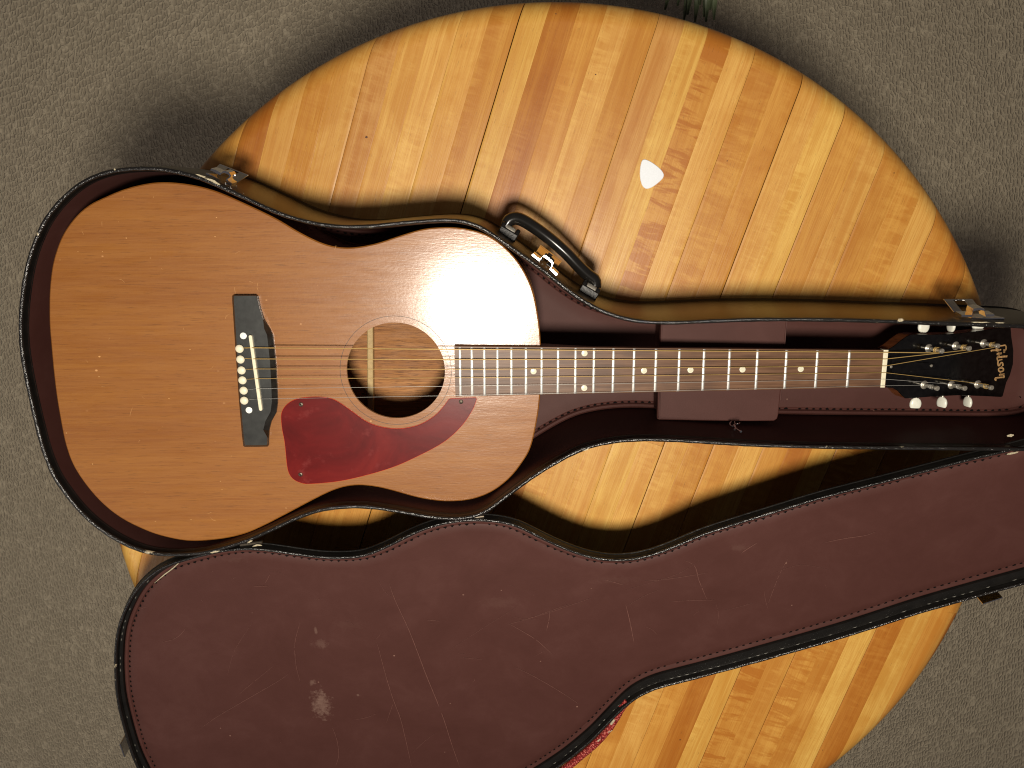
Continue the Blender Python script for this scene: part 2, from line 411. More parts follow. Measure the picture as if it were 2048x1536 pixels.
def tube(name, path, r, mat, parent, sides=8, closed=False, wob=0.0, kind=None, rfn=None):
    vs = []; fs = []; n = len(path); up0 = Vector((0, 0, 1))
    for i, p in enumerate(path):
        if closed: t = path[(i+1) % n]-path[i-1]
        else: t = path[min(i+1, n-1)]-path[max(i-1, 0)]
        t.normalize(); a = t.cross(up0)
        if a.length < 1e-3: a = t.cross(Vector((0, 1, 0)))
        a.normalize(); b = a.cross(t)
        rr = r*(1+wob*(random.random()-.5)) if not rfn else rfn(i/(n-1))*r
        for k in range(sides):
            q = 2*math.pi*k/sides; vs.append(p+a*math.cos(q)*rr+b*math.sin(q)*rr)
    for i in range(n if closed else n-1):
        j = (i+1) % n
        for k in range(sides):
            l = (k+1) % sides; fs.append((i*sides+k, i*sides+l, j*sides+l, j*sides+k))
    if not closed:
        fs.append(tuple(range(sides))[::-1]); fs.append(tuple((n-1)*sides+k for k in range(sides)))
    o = mesh(name, vs, fs, mat, parent, kind=kind); fixn(o); autos(o, 60); return o
def frame_of(nz):
    nz = nz.normalized(); a = Vector((0, 1, 0)).cross(nz)
    if a.length < 1e-3: a = Vector((1, 0, 0))
    a.normalize(); return a, nz.cross(a), nz
def lathe(name, c, axis, prof, mat, parent, seg=20):     # prof: (r, h)
    a, b, nz = frame_of(axis); vs = []; fs = []; n = len(prof)
    for r, h in prof:
        for k in range(seg):
            q = 2*math.pi*k/seg; vs.append(c+nz*h+a*math.cos(q)*r+b*math.sin(q)*r)
    for i in range(n-1):
        for k in range(seg):
            l = (k+1) % seg; fs.append((i*seg+k, i*seg+l, (i+1)*seg+l, (i+1)*seg+k))
    fs.append(tuple(range(seg))[::-1]); fs.append(tuple((n-1)*seg+k for k in range(seg)))
    o = mesh(name, vs, fs, mat, parent); fixn(o); autos(o, 40); return o
def boxf(name, o, u, v, w, mat, parent, bev=0.0):        # box from corner vectors (centre o, half vectors)
    vs = [o+u*i+v*j+w*k for k in (-1, 1) for j in (-1, 1) for i in (-1, 1)]
    fs = [(0, 1, 3, 2), (4, 6, 7, 5), (0, 4, 5, 1), (2, 3, 7, 6), (0, 2, 6, 4), (1, 5, 7, 3)]
    ob = mesh(name, vs, fs, mat, parent); fixn(ob)
    if bev:
        md = ob.modifiers.new('b', 'BEVEL'); md.width = bev; md.segments = 2
    return ob
def copy_to(o, loc_delta, parent):
    c = o.copy(); COL.objects.link(c); c.parent = parent; c.location = o.location + loc_delta; return c
def quads(name, items, mat, parent, kind='stuff'):       # items: list of vertex lists
    vs = []; fs = []
    for it in items:
        b = len(vs); vs += it; fs.append(tuple(range(b, b+len(it))))
    o = mesh(name, vs, fs, mat, parent, kind=kind); return o

# ------------------------------------------------------------------ setting: carpet
ZF = -0.74
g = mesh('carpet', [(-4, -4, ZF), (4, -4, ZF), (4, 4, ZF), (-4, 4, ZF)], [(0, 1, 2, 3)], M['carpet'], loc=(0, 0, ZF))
g['kind'] = 'structure'

# ------------------------------------------------------------------ table
TC = Vector((0.0329, -0.3202, 0)); TR = 0.5452; TH = 0.034
table = empty('round_table', (TC.x, TC.y, ZF), 'round butcher block wooden table with striped planks and a rounded edge standing on grey carpet', 'table')
ang = math.radians(-107.9)
dd = Vector((math.cos(ang), math.sin(ang), 0)); nn = Vector((-math.sin(ang), math.cos(ang), 0))
bounds = [-.545, -.532, -.505, -.478, -.450, -.4225, -.395, -.368, -.337, -.310, -.283, -.255, -.226, -.196, -.169, -.139, -.111, -.0825,
          -.0555, -.0275, -.001, .026, .054, .085, .112, .139, .168, .1965, .2245, .2525, .2800, .307, .3355, .3635, .392, .4185, .446, .4749, .502, .530, .545]
Lc, Mc, Dc, Pc, Yc = (0.70, 0.395, 0.098), (0.62, 0.310, 0.062), (0.49, 0.200, 0.031), (0.59, 0.300, 0.080), (0.72, 0.430, 0.100)
#        top colour, flame, bottom colour, flame
spec = [(Dc, 0, Dc, 0), (Mc, 0, Mc, 0), (Dc, 0, Dc, 0), (Mc, 0, Yc, 0), (Dc, .2, Mc, 0), (Lc, .1, Mc, 0), (Mc, .2, Mc, 0), (Lc, 0, Lc, 0),
        (Pc, .1, Mc, 0), (Lc, 0, Lc, 0), (Lc, 0, Mc, .2), (Lc, 0, Mc, 0), (Mc, 0, Mc, 0), (Yc, 0, Mc, 0), (Dc, 0, Lc, 0), (Mc, 0, Mc, 0),
        (Lc, .1, Dc, 0), (Mc, 0, Mc, 0), (Pc, 0, Dc, 0), (Yc, 0, Lc, .5), (Mc, .95, Lc, 0), (Lc, 0, Lc, 0), (Mc, .35, Yc, 0), (Mc, 0, Lc, 0),
        (Lc, .15, Lc, 0), (Yc, 0, Mc, .3), (Mc, 0, Mc, .2), (Lc, .25, Lc, 0), (Mc, .1, Mc, 0), (Mc, 0, Dc, 0), (Lc, 0, Yc, 0), (Mc, .3, Mc, .9),
        (Dc, 0, Mc, 0), (Mc, 0, Mc, .7), (Mc, 0, Mc, .4), (Mc, 0, Yc, .1), (Mc, 0, Dc, 0), (Mc, 0, Yc, 0), (Mc, 0, Mc, 0), (Mc, 0, Dc, 0)]
wide = {13: .0011, 24: .0010, 26: .0006, 18: .0004, 8: .0004, 31: .0006, 33: .0007, 4: .0004, 22: .0003, 28: .0003, 36: .0005, 11: .0002}
def prof(rad):                                             # bullnose edge
    e = 0.026; t = max(0.0, (rad-(TR-e))/e)
    return -TH*0.85*(1-math.sqrt(max(0.0, 1-t*t))) if t > 0 else 0.0
for i in range(len(bounds)-1):
    a, b = bounds[i], bounds[i+1]
    ga = wide.get(i, .00003)*0.5; gb = wide.get(i+1, .00003)*0.5
    joint = 0.13*math.sin(i*2.3) - 0.10 if i < 20 else -0.14 + 0.05*math.sin(i*1.7)
    if i > 26: joint = 0.5*(P(1448+(i-26)*50, 760, 0)-TC).dot(dd) * 2 + 0.02*math.sin(i*3)
    us = [a+ga, a+ga+0.0005] + [a+(b-a)*q/8 for q in range(1, 8)] + [b-gb-0.0005, b-gb]
    e0 = -0.0002 if i in wide else -.00006; e1 = -0.0002 if i+1 in wide else -.00006
    dz = [e0]+[0]*9+[e1]
    for half in (0, 1):
        cols = []
        for u in us:
            uu = min(abs(u), TR-0.0003)
            def tt(rad): return math.sqrt(max(1e-8, rad*rad-uu*uu))
            radii = [TR-.0265+.0265*q for q in (0, .18, .35, .5, .63, .74, .83, .90, .95, .98, 1)]
            tin = tt(radii[0]); j = max(-tin*.93, min(tin*.93, joint)); sg = -1 if half == 0 else 1
            j += sg*.0001
            ts = [j+(sg*tin-j)*k/4 for k in range(4)] + [sg*tt(rd) for rd in radii]
            if sg < 0: ts = ts[::-1]
            cols.append([(u, t) for t in ts])
        vs = []; fs = []; nc = len(us); nr = len(cols[0])
        for ci, cl in enumerate(cols):
            for (u, t) in cl:
                r = math.hypot(u, t)
                vs.append(TC+nn*u+dd*t+Vector((0, 0, prof(min(r, TR))+dz[ci])))
        base = len(vs)
        for ci, cl in enumerate(cols):
            for (u, t) in cl:
                r = math.hypot(u, t); sc = (min(r, TR-0.004)/r) if r > 0 else 1
                vs.append(TC+nn*u*sc+dd*t*sc+Vector((0, 0, -TH)))
        for ci in range(nc-1):
            for k in range(nr-1):
                fs.append((ci*nr+k, (ci+1)*nr+k, (ci+1)*nr+k+1, ci*nr+k+1))
                fs.append((base+ci*nr+k, base+ci*nr+k+1, base+(ci+1)*nr+k+1, base+(ci+1)*nr+k))
        for k in range(nr-1):
            fs.append((k, k+1, base+k+1, base+k)); e = (nc-1)*nr
            fs.append((e+k+1, e+k, base+e+k, base+e+k+1))
        for ci in range(nc-1):
            fs.append((ci*nr, base+ci*nr, base+(ci+1)*nr, (ci+1)*nr)); e = nr-1
            fs.append((ci*nr+e, (ci+1)*nr+e, base+(ci+1)*nr+e, base+ci*nr+e))
        me = bpy.data.meshes.new('plank')
        # local frame: x along the plank
        O = TC + nn*((a+b)/2)
        rot = Matrix.Rotation(ang, 4, 'Z'); inv = rot.inverted()
        me.from_pydata([tuple(inv @ (v-O)) for v in vs], [], fs); me.update(); me.materials.append(M['plank'])
        o = bpy.data.objects.new('plank', me); COL.objects.link(o); o.parent = table
        o.location = O-table.location; o.rotation_euler = (0, 0, ang)
        fixn(o); autos(o, 22)
        c, fl = (spec[i][0], spec[i][1]) if half == 0 else (spec[i][2], spec[i][3])
        jit = random.uniform(-.045, .045)
        o.color = (c[0]*(1+jit), c[1]*(1+jit*1.3), c[2]*(1+jit*1.6), fl)
core = loft('underframe', [atz([TC+Vector((math.cos(q), math.sin(q), 0))*r for q in [k*math.pi/24 for k in range(48)]], z)
                    for r, z in ((TR-0.03, -TH-0.0005), (TR-0.05, -TH-0.018))], M['underside'], table, True, True)
lathe('pedestal', Vector((TC.x, TC.y, ZF)), Vector((0, 0, 1)),
      [(0.20, 0.03), (0.19, 0.05), (0.07, 0.09), (0.05, 0.16), (0.065, 0.30), (0.05, 0.45), (0.07, 0.60), (0.16, 0.685)], M['underside'], table, 28)
for k in range(4):
    q = math.pi/4+k*math.pi/2; dv = Vector((math.cos(q), math.sin(q), 0)); pv = Vector((-dv.y, dv.x, 0))
    boxf('foot', Vector((TC.x, TC.y, ZF+0.025))+dv*0.20, dv*0.16, pv*0.03, Vector((0, 0, 0.025)), M['underside'], table, 0.008)

M['knot'] = simple('dark_knot', (0.10, 0.035, 0.012), 0.6, var=0.3)
for x, y, ra in ((733, 274, .0017), (1191, 149, .0009), (1454, 322, .0009), (1112, 28, .0008), (1700, 470, .0006), (1500, 610+0, .0006), (1645, 1500, .0007)):
    c = P(x, y, .0001); k_ = 9
    quads_v = [c+Vector((math.cos(6.283*i/k_)*ra*random.uniform(.6, 1.3), math.sin(6.283*i/k_)*ra*random.uniform(.5, .9), .0001)) for i in range(k_)]
    mesh('knot', quads_v, [tuple(range(k_))], M['knot'], table)

# ------------------------------------------------------------------ guitar case
RZ = 0.135
rim_px = [(38,661),(38.5,630),(40.6,605),(44.4,572),(51,534),(63.5,491),(84,445),(109,409.5),(142,376.5),(178,353.6),(216,340.4),(254,334.6),(292,332.8),(335,336),(380,346),(405,353),
 (433,365),(469,381.5),(494,393),(532,411),(570,427),(608.5,438),(640,445),(678,449.5),(717,450),(756,447.6),(795,443),(854,438),(893,436),(922,438),(951.6,445.7),(971,455.5),(998,473),(1030,496),(1063,519),(1101,547),
 (1139,578),(1190,611),(1241,631),(1291.5,640),(1342,641.5),(1428,638),(1500,635.5),(1594,635),(1718,637),(1858,642),(1946,645),(2048,649),(2130,652),(2190,657),(2228,675),(2246,715),(2250,770),(2243,835),(2222,878),(2180,897),(2120,902),(2048,902),
 (1980,901),(1882,900),(1765,899),(1648,897.5),(1606,896.5),(1504.6,893),(1403,887),(1327,883),(1276,882.5),(1225,887),(1172.7,899),(1126,921),(1067,956.7),(1008.6,1000),(973,1026),(944,1036.7),(915,1040.6),(876,1039),(836.7,1033),
 (797.7,1026),(758.6,1019.5),(719.5,1016),(673,1018),(634,1025),(595,1038.7),(556,1057),(517,1075),(487,1087),(458,1096),(425,1105),(394,1110.5),(345,1112.5),(316,1111),(287,1105.5),(247.7,1090),(208.6,1067),(179,1044),(150,1015),
 (122,978),(107.4,957),(88,912),(76,870),(66,830),(57,790),(48.8,750),(42,710),(39,680)]
rim = ccw(relax(catmull([P(x, y, RZ) for x, y in rim_px], 420), 2))
bx = P(300, 760, 0)
case = empty('guitar_case', (bx.x, bx.y, 0), 'black hard guitar case with maroon lining lying open on the striped wooden table', 'guitar case')
def off(d, z): return atz(offset(rim, d), z)
loft('case_shell', [off(-.004, .0012), off(.0022, .0012), off(.0046, .0035), off(.0046, .0070), off(.0030, .0090), off(.0036, .045), off(.0030, .095), off(.0008, .130), off(.0, RZ-.0005),
     off(-.0035, RZ-.0005), off(-.0038, RZ-.002)], M['vinyl'], case)
loft('case_base', [off(-.004, .0030), off(-.0041, .0150)], M['lip'], case, True, False)
tube('rim_piping', off(-.0018, RZ), .0021, M['bead'], case, 8, True, .22)
loft('inner_lip', [off(-.0034, RZ-.0015), off(-.0036, RZ-.004), off(-.0038, .1285), off(-.0041, .1275), off(-.0045, .1265)], M['lip'], case)
loft('wall_lining', [off(-.0041, .1278), off(-.0047, .07), off(-.0050, .0165)], M['lining'], case)
loft('floor_lining', [off(-.0052, .0165), off(-.0062, .0225), off(-.0082, .0245), off(-.0105, .0235), off(-.0118, .0205), off(-.0128, .0200), off(-.0145, .0212), off(-.022, .0190), off(-.03, .0180)],
     M['lining'], case, False, True)
def stitches(name, path, seg, gap, w, up, mat, parent, lift=0.0004, skip=0.04):
    L = [0]
    for i in range(len(path)): L.append(L[-1]+(path[(i+1) % len(path)]-path[i]).length)
    tot = L[-1]; n = int(tot/(seg+gap)); dense = resample(path, n*3)
    items = []
    for k in range(n):
        if random.random() < skip: continue
        p0 = dense[3*k].lerp(dense[3*k+1], random.uniform(0, .5)); p1 = dense[3*k+2].lerp(dense[3*k+1], random.uniform(0, .3))
        t = (p1-p0); t.normalize(); s = t.cross(up).normalized()
        rw = w*random.uniform(.7, 1.25); j = s*random.uniform(-.0003, .0003)
        p0 = p0+j; p1 = p1-j
        u = up*lift
        a, b, c, d = p0+s*rw*.3+u*.4, p0-s*rw*.3+u*.4, p1-s*rw+u, p1+s*rw+u
        mid = (p0+p1)/2
        items.append([p0+u*.2, mid-s*rw+u, p1+u*.2, mid+s*rw+u])
    return quads(name, items, mat, parent)
stitches('floor_stitching', off(-.0124, .0203), .0054, .0024, .0017, Vector((0, 0, 1)), M['stitch'], case, .0008)

# compartment box under the neck
BZ = .070
boxp = [P(x, y, BZ) for x, y in ((1322, 633), (1400, 635), (1500, 632), (1575, 631), (1570, 700), (1562, 780), (1557, 830), (1554.5, 838), (1548, 842), (1500, 842.5), (1400, 841.5), (1318, 840), (1314.5, 838), (1317, 760), (1320, 680))]
box_lid = prism('compartment_lid', boxp, BZ-.006, BZ, M['lining'], case, .0012)
inb = [P(x, y, BZ) for x, y in ((1328, 640), (1568, 636), (1548, 836), (1322, 834))]
prism('compartment_wall', inb, .0205, BZ-.0062, M['lining'], case)
# left and right hems of the lid
for xs in (((1323.5, 640), (1318.5, 836)), ((1573, 640), (1560.5, 800))):
    tube('compartment_hem', [P(*xs[0], BZ+.0003), P(*xs[1], BZ+.0003)], .0008, M['lining'], case, 6)

# handle with its mounts on the outer wall
HZ = .083
hp_ = catmull([P(x, y, HZ) for x, y in ((1012, 456), (1017, 442), (1031, 436.5), (1048, 442), (1075, 459), (1105, 482), (1133, 507), (1157, 532), (1176, 550), (1189, 560), (1190, 572), (1186, 584))], 48, False)
hp = [p+Vector((0, 0, .008*max(0, math.sin(math.pi*k/47))**1.5-.002)) for k, p in enumerate(hp_)]
tube('handle', hp, .0066, M['handle'], case, 14, rfn=lambda t: 1.0-.06*math.sin(math.pi*t))
for c in ((1019.5, 461), (1180.5, 577)):
    cc = P(*c, .088); tdir = (P(1039, 472, .088)-P(1000, 449, .088)).normalized()
    lathe('handle_mount', cc-tdir*.0052, tdir, [(.0040, 0), (.0045, .0005), (.0045, .0100), (.0040, .0105)], M['nickel'], case, 16)
    for s in (-1, 1):
        lathe('mount_cap', cc+tdir*(s*.0078-.002), tdir, [(.0048, 0), (.0055, .001), (.0055, .003), (.0048, .004)], M['handle'], case, 16)
    ins = (P(NAD[0], NAD[1], .088)-cc); nrm = Vector((tdir.y, -tdir.x, 0)) if tdir.x > 0 else Vector((-tdir.y, tdir.x, 0))
    boxf('mount_bracket', cc+Vector((nrm.x, nrm.y, 0))*.004, tdir*.010, nrm*.0045, Vector((0, 0, .007)), M['vinyl'], case, .001)

def slab(name, corners, th, mat, parent, bev=.0004):          # 4 corners -> plate with thickness
    a, b, c, d = corners; n = (b-a).cross(d-a).normalized()
    if n.z < 0: n = -n
    vs = [p for p in corners]+[p-n*th for p in corners]
    o = mesh(name, vs, [(0, 1, 2, 3), (7, 6, 5, 4), (0, 4, 5, 1), (1, 5, 6, 2), (2, 6, 7, 3), (3, 7, 4, 0)], mat, parent); fixn(o)
    md = o.modifiers.new('b', 'BEVEL'); md.width = bev; md.segments = 2
    return o
def merge_into(name, objs):
    bm = bmesh.new(); base = objs[0]
    for ob in objs: bm.from_mesh(ob.data)
    bm.to_mesh(base.data); bm.free(); base.name = name
    for ob in objs[1:]: bpy.data.objects.remove(ob)
    return base
def lerp(a, b, t): return a+(b-a)*t
def latch(outA, outB, inA, inB, zo, zi, hat, wl, fw=.31):
    A, B, C, D = P(*outA, zo), P(*outB, zo), P(*inB, zi), P(*inA, zi)
    # lever = frame with a window
    parts = []
    def q(u, v): return lerp(lerp(A, B, u), lerp(D, C, u), v)
    for (u0, u1, v0, v1) in ((0, fw, .10, .97), (1-fw, 1, .10, .97), (0, 1, 0, .10)):
        parts.append(slab('latch_lever', [q(u0, v0), q(u1, v0), q(u1, v1), q(u0, v1)], .0011, M['chrome'], case))
    lever = merge_into('latch_lever', parts)
    # hat shaped strip
    pts = [P(x, y, z) for x, y, z in hat]
    dep = Vector((0, 0, -.011)); out = (A+B)/2-(C+D)/2; out.z = 0; out.normalize()
    vs = []; fs = []
    for p in pts: vs += [p-out*.0006, p+dep+out*.001, p+out*.0016, p+dep+out*.0038]
    for i in range(len(pts)-1):
        b0, b1 = i*4, (i+1)*4
        fs += [(b0, b1, b1+1, b0+1), (b0+2, b0+3, b1+3, b1+2), (b0, b0+2, b1+2, b1), (b0+1, b1+1, b1+3, b0+3)]
    e = (len(pts)-1)*4
    fs += [(0, 1, 3, 2), (e, e+2, e+3, e+1)]
    bk = mesh('latch_bracket', vs, fs, M['chrome'], case); fixn(bk); autos(bk, 25)
    # plate on the wall
    c = (P(*wl[0], .10)+P(*wl[1], .10))/2; t = (P(*wl[1], .10)-P(*wl[0], .10)); hl = t.length/2; t.normalize()
    boxf('latch_plate', c, t*hl, Vector((-t.y, t.x, 0))*.0010, Vector((0, 0, .016)), M['chrome'], case, .0004)
ltc = .118
latch((439.7,327.3),(498,349.5),(424,343),(474,365), .088, .104,
      [(421,340,ltc),(430,343,ltc),(441,349,ltc),(443.5,346,ltc),(449,344.5,ltc),(457,348,ltc),(461,354,ltc),(452,360,ltc-.002),(456,365,ltc-.002),(463,370,ltc-.002)], ((425, 349), (470, 372)))
latch((1081.6,489.5),(1124.7,522),(1069.5,508),(1108,541), .080, .112,
      [(1063.8,509.5,ltc),(1071,515.5,ltc),(1079,521.5,ltc),(1082,516,ltc),(1086.6,512,ltc),(1096,518,ltc),(1104.5,527,ltc),(1103,533,ltc),(1100,538.5,ltc),(1107,545,ltc),(1113,551,ltc)], ((1066, 519), (1112, 555)), .41)
latch((1887,597.6),(1944.7,597.6),(1908.5,625),(1963,620), .088, .106,
      [(1923,633,ltc),(1933,633,ltc),(1944,632.6,ltc),(1945.5,626,ltc),(1947,621,ltc),(1958,618.5,ltc),(1968.5,620.5,ltc),(1970,626,ltc),(1971.5,632,ltc),(1980,632,ltc),(1988.6,631.5,ltc)], ((1925, 633), (1990, 633)))

# frayed patches on the rim
def ragged(name, px, z, rx, ry, rot, mat, parent, n=14, th=.0005, tilt=None):
    c = P(*px, z); vs = []
    for k in range(n):
        q = 2*math.pi*k/n; r = random.uniform(.6, 1.15)
        x, y = math.cos(q)*rx*r, math.sin(q)*ry*r
        vs.append(c+Vector((x*math.cos(rot)-y*math.sin(rot), x*math.sin(rot)+y*math.cos(rot), 0)))
    loops = [vs, [v+Vector((0, 0, th)) for v in vs]]
    return loft(name, loops, mat, parent, True, True)
for px, rx, ry, rot in (((425, 362), .0085, .0013, -.45), ((405, 353), .006, .0010, -.35), ((1801, 640.5), .0040, .0017, 0), ((1172, 898.5), .0040, .0012, .25), ((430, 1103.5), .005, .0010, .2),
                        ((500, 1083), .0035, .0010, .4), ((230, 339), .0012, .0010, 0), ((1960, 644.5), .010, .0006, 0), ((2000, 645.5), .005, .0006, 0)):
    ragged('frayed_patch', px, RZ+.0014, rx, ry, rot, M['frayed'], case)
ragged('frayed_patch', (2020, 871), .115, .0040, .0016, .2, M['frayed'], case)

# ------------------------------------------------------------------ case lid, folded open
h0 = P(480, 1097, .130); h1 = P(985, 1036, .130)
hu = (h1-h0).normalized(); slope = math.radians(12.5)
hv = Vector((hu.y, -hu.x, 0)); hv = (hv*math.cos(slope)+Vector((0, 0, -math.sin(slope)))).normalized()
LN = hu.cross(hv).normalized()
if LN.z < 0: LN = -LN
def LP(px, py, w=0.0): return PPL(px, py, h0+LN*w, LN)
lid_px = [(394,1110),(419,1104),(443,1099),(475,1095.5),(507,1095),(546,1098.5),(595,1106),(644,1112),(692.5,1112.5),(720,1110),(739,1105),(778,1088),(817,1068),(856,1052),(895,1042),(934,1037.5),(975,1037.5),(1010,1042),(1038,1050),(1082,1072),(1126,1092.5),(1170,1108.5),(1213.7,1117),(1257.7,1117),(1301.7,1108),(1345.6,1092),(1404,1067),(1477.5,1043),(1550,1020.5),(1648,991),(1745.7,966),(1843,941),(1941,915.5),(1999.6,902),(2048,889),(2110,874),(2170,862),(2215,866),(2245,890),(2262,940),(2270,1010),(2262,1075),(2240,1110),(2200,1128),(2140,1144),(2048,1168.5),
 (1942,1197.5),(1839.5,1226.7),(1693,1273.5),(1546.5,1315.5),(1430,1347.5),(1354,1367),(1316,1377),(1277.8,1394),(1252,1413.5),(1222,1443),(1189,1477),(1151,1510),(1116,1536),(1060,1571),(1000,1597),(940,1610),(880,1618),(810,1632),(740,1658),(670,1686),(600,1702),(530,1706),(460,1698),(400,1675),(350,1643),(310,1600),(284,1556),(262,1507),(243.5,1444),(233,1397),(228.5,1346),(229,1295),(234,1257.8),(243.8,1228.5),(257.4,1199),(277,1170),(312,1139.5),(345,1124)]
def to2(p): q = p-h0; return Vector((q.dot(hu), q.dot(hv), 0))
def to3(p, w): return h0+hu*p.x+hv*p.y+LN*w
lrim = ccw(relax(catmull([to2(LP(x, y)) for x, y in lid_px], 400), 2))
def loff(d):
    # the padding keeps further from the rim on the side away from the hinges
    o = offset(lrim, d)
    if d > -.0060 or d < -.05: return o
    u = offset(lrim, 1.0); far = Vector((-.30, 1, 0)).normalized(); out = []
    for p, a, b in zip(o, u, lrim):
        f = max(0, (a-b).dot(far)); f = f*f*(3-2*f); out.append(p-(a-b)*(.0080*f))
    return out
def lo2(d, w): return [to3(p, w) for p in loff(d)]
def loft3(name, loops2, mat, parent, cap0=False, cap1=False):
    # loops2: (offset, w)
    n = len(lrim); loops = [lo2(d, w) for d, w in loops2]
    vs = [v for l in loops for v in l]; fs = []
    for k in range(len(loops)-1):
        for i in range(n):
            j = (i+1) % n; fs.append((k*n+i, k*n+j, (k+1)*n+j, (k+1)*n+i))
    for flag, k in ((cap0, 0), (cap1, len(loops)-1)):
        if flag:
            tr = tessellate_polygon([loff(loops2[k][0])]); fs += [tuple(k*n+a for a in t) for t in tr]
    o = mesh(name, vs, fs, mat, parent); fixn(o); autos(o, 35); return o
lid = loft3('lid', [(.0, -.0005), (.0005, -.0035), (.0005, -.0065), (.0012, -.0072), (.0012, -.0084), (-.0002, -.0092), (-.0040, -.0132), (-.0058, -.0150), (-.052, -.034), (-.06, -.036)], M['lip'], case, False, True)
tubep = lo2(-.0016, 0.0)
tube('lid_piping', tubep, .0017, M['bead'], lid, 8, True, .22)
loft3('lid_lip', [(-.0026, -.0004), (-.0032, -.0070), (-.0036, -.0048), (-.0059, -.0052), (-.0068, -.0058), (-.0072, -.0098)], M['lip'], lid)
stitches('lip_stitching', lo2(-.0050, -.0049), .0018, .0075, .0006, LN, M['dull'], lid, .0006, .45)
loft3('lid_lining', [(-.0072, -.0098), (-.0080, -.0082), (-.0094, -.0076), (-.0112, -.0080), (-.0124, -.0097), (-.0134, -.0099), (-.0155, -.0088), (-.0230, -.0090), (-.045, -.0092), (-.06, -.0092)], M['lining'], lid, False, True)
stitches('lid_stitching', lo2(-.0129, -.0099), .0054, .0024, .0017, LN, M['stitch'], lid, .0008)
# scratches and smudges worn into the lid lining
def ribbon(pts, w, mat_up=.0004):
    pts = [LP(x, y, -.0092+.0005) for x, y in pts]
    pts = catmull(pts, 26, False); out = []
    for i in range(len(pts)-1):
        t = (pts[i+1]-pts[i]).normalized(); s = t.cross(LN)
        f0 = math.sin(math.pi*(i+.15)/len(pts))**.4; f1 = math.sin(math.pi*(i+1.15)/len(pts))**.4 if i < len(pts)-2 else 0.1
        w0, w1 = w*f0, w*f1
        if random.random() < .03: continue
        out.append([pts[i]+s*w0, pts[i]-s*w0, pts[i+1]-s*w1, pts[i+1]+s*w1])
    return out
def Z5(l): return [(600+x/3.938, 1180+y/3.938) for x, y in l]
def Z6(l): return [(950+x/3.413, 860+y/3.413) for x, y in l]
def Z7(l): return [(1400+x/3.413, 1086+y/3.413) for x, y in l]
scr = []
for l, w in ((Z5([(700,-60),(740,60),(800,190),(860,320),(930,500),(990,660),(1080,880),(1140,1040),(1190,1200),(1260,1400)]), .00042),
             (Z5([(605,410),(640,540),(680,690),(730,850),(790,1010),(830,1170),(880,1390)]), .00032),
             (Z5([(1650,268),(1760,330),(1870,400),(1990,510)]), .00035), (Z5([(1640,270),(1800,225),(2000,165),(2300,60)]), .00022),
             (Z5([(1970,150),(1960,240),(1940,325)]), .00035), (Z5([(1690,605),(1860,690),(2048,800),(2200,900)]), .00032),
             (Z5([(1270,530),(1440,548)]), .00022), (Z5([(430,1020),(520,1005),(600,975)]), .0003), (Z5([(250,1070),(290,1180),(305,1300),(280,1390)]), .00025),
             (Z5([(880,1290),(960,1210),(1060,1130)]), .0002), (Z5([(1000,237),(1100,245)]), .0003), (Z5([(680,1050),(710,960),(735,890)]), .0002),
             (Z6([(1430,890),(1500,930),(1530,1030),(1585,1160)]), .00030), (Z6([(1330,1172),(1450,1165),(1640,1160)]), .00025), (Z6([(1030,1195),(1060,1320),(1085,1450)]), .0004),
             (Z6([(220,1330),(400,1275),(650,1185)]), .0002), (Z6([(880,1020),(1020,1060)]), .0003), (Z6([(1150,1030),(1300,1020),(1590,975)]), .00025), (Z6([(1040,1200),(1160,1130),(1260,1090)]), .00015),
             (Z7([(280,70),(340,30),(390,0)]), .0005), (Z7([(610,90),(540,220),(465,415)]), .00028), (Z7([(160,460),(250,440),(360,410)]), .0002),
             ([(1648,1085.5),(1690,1077),(1730,1071),(1752,1063)], .00035), ([(324,1285),(345,1279),(360,1270),(372,1256)], .0003),
             ([(470,1395),(500,1370),(548,1331)], .0002), ([(400,1457),(440,1430),(500,1395),(560,1360),(578,1346)], .0003), ([(602,1240),(590,1285),(592,1330),(601,1366)], .0002), ([(508,1172.5),(536,1172)], .0003),
             ([(505,1245),(470,1300),(455,1350)], .00012), ([(1250,1180),(1350,1150),(1400,1120)], .00015), ([(900,1300),(960,1260),(1040,1210)], .00013), ([(1540,1150),(1600,1130),(1660,1140)], .00013)):
    scr += ribbon(l, w)
rs = random.Random(11)
for _ in range(70):
    x = rs.uniform(300, 2000); y = rs.uniform(1130, 1520)
    yc = 1290 if x < 1000 else 1290-(x-1000)*.27
    if abs(y-yc) > (200 if x < 700 else 140 if x < 1150 else 95): continue
    a = rs.uniform(0, 3.14); l = rs.uniform(8, 60)*rs.random(); b = rs.uniform(-.5, .5)
    scr += ribbon([(x, y), (x+math.cos(a)*l*.5, y+math.sin(a)*l*.5), (x+math.cos(a)*l*.5+math.cos(a+b)*l*.5, y+math.sin(a)*l*.5+math.sin(a+b)*l*.5)], rs.uniform(.00008, .00022))
quads('lid_scratches', scr, M['scratch'], lid)
def spot_at(x, y, rx, ry, am):
    p = LP(x, y, -.0092)-origin(case); return (p.x, p.y, rx*.00051, ry*.00053, am)
smud = mat_lining([spot_at(642, 1408, 25, 48, .75), spot_at(625, 1365, 11, 11, .5), spot_at(640, 1288, 20, 14, .30), spot_at(632, 1262, 4, 12, .55), spot_at(716, 1391, 4, 5, .7),
                   spot_at(1000, 1205, 50, 18, .07), spot_at(1230, 1160, 60, 12, .06), spot_at(700, 1250, 40, 18, .05), spot_at(470, 1120, 30, 8, .07), spot_at(1480, 1095, 22, 9, .12)])
for ch in lid.children:
    if ch.name.startswith('lid_lining'): ch.data.materials[0] = smud
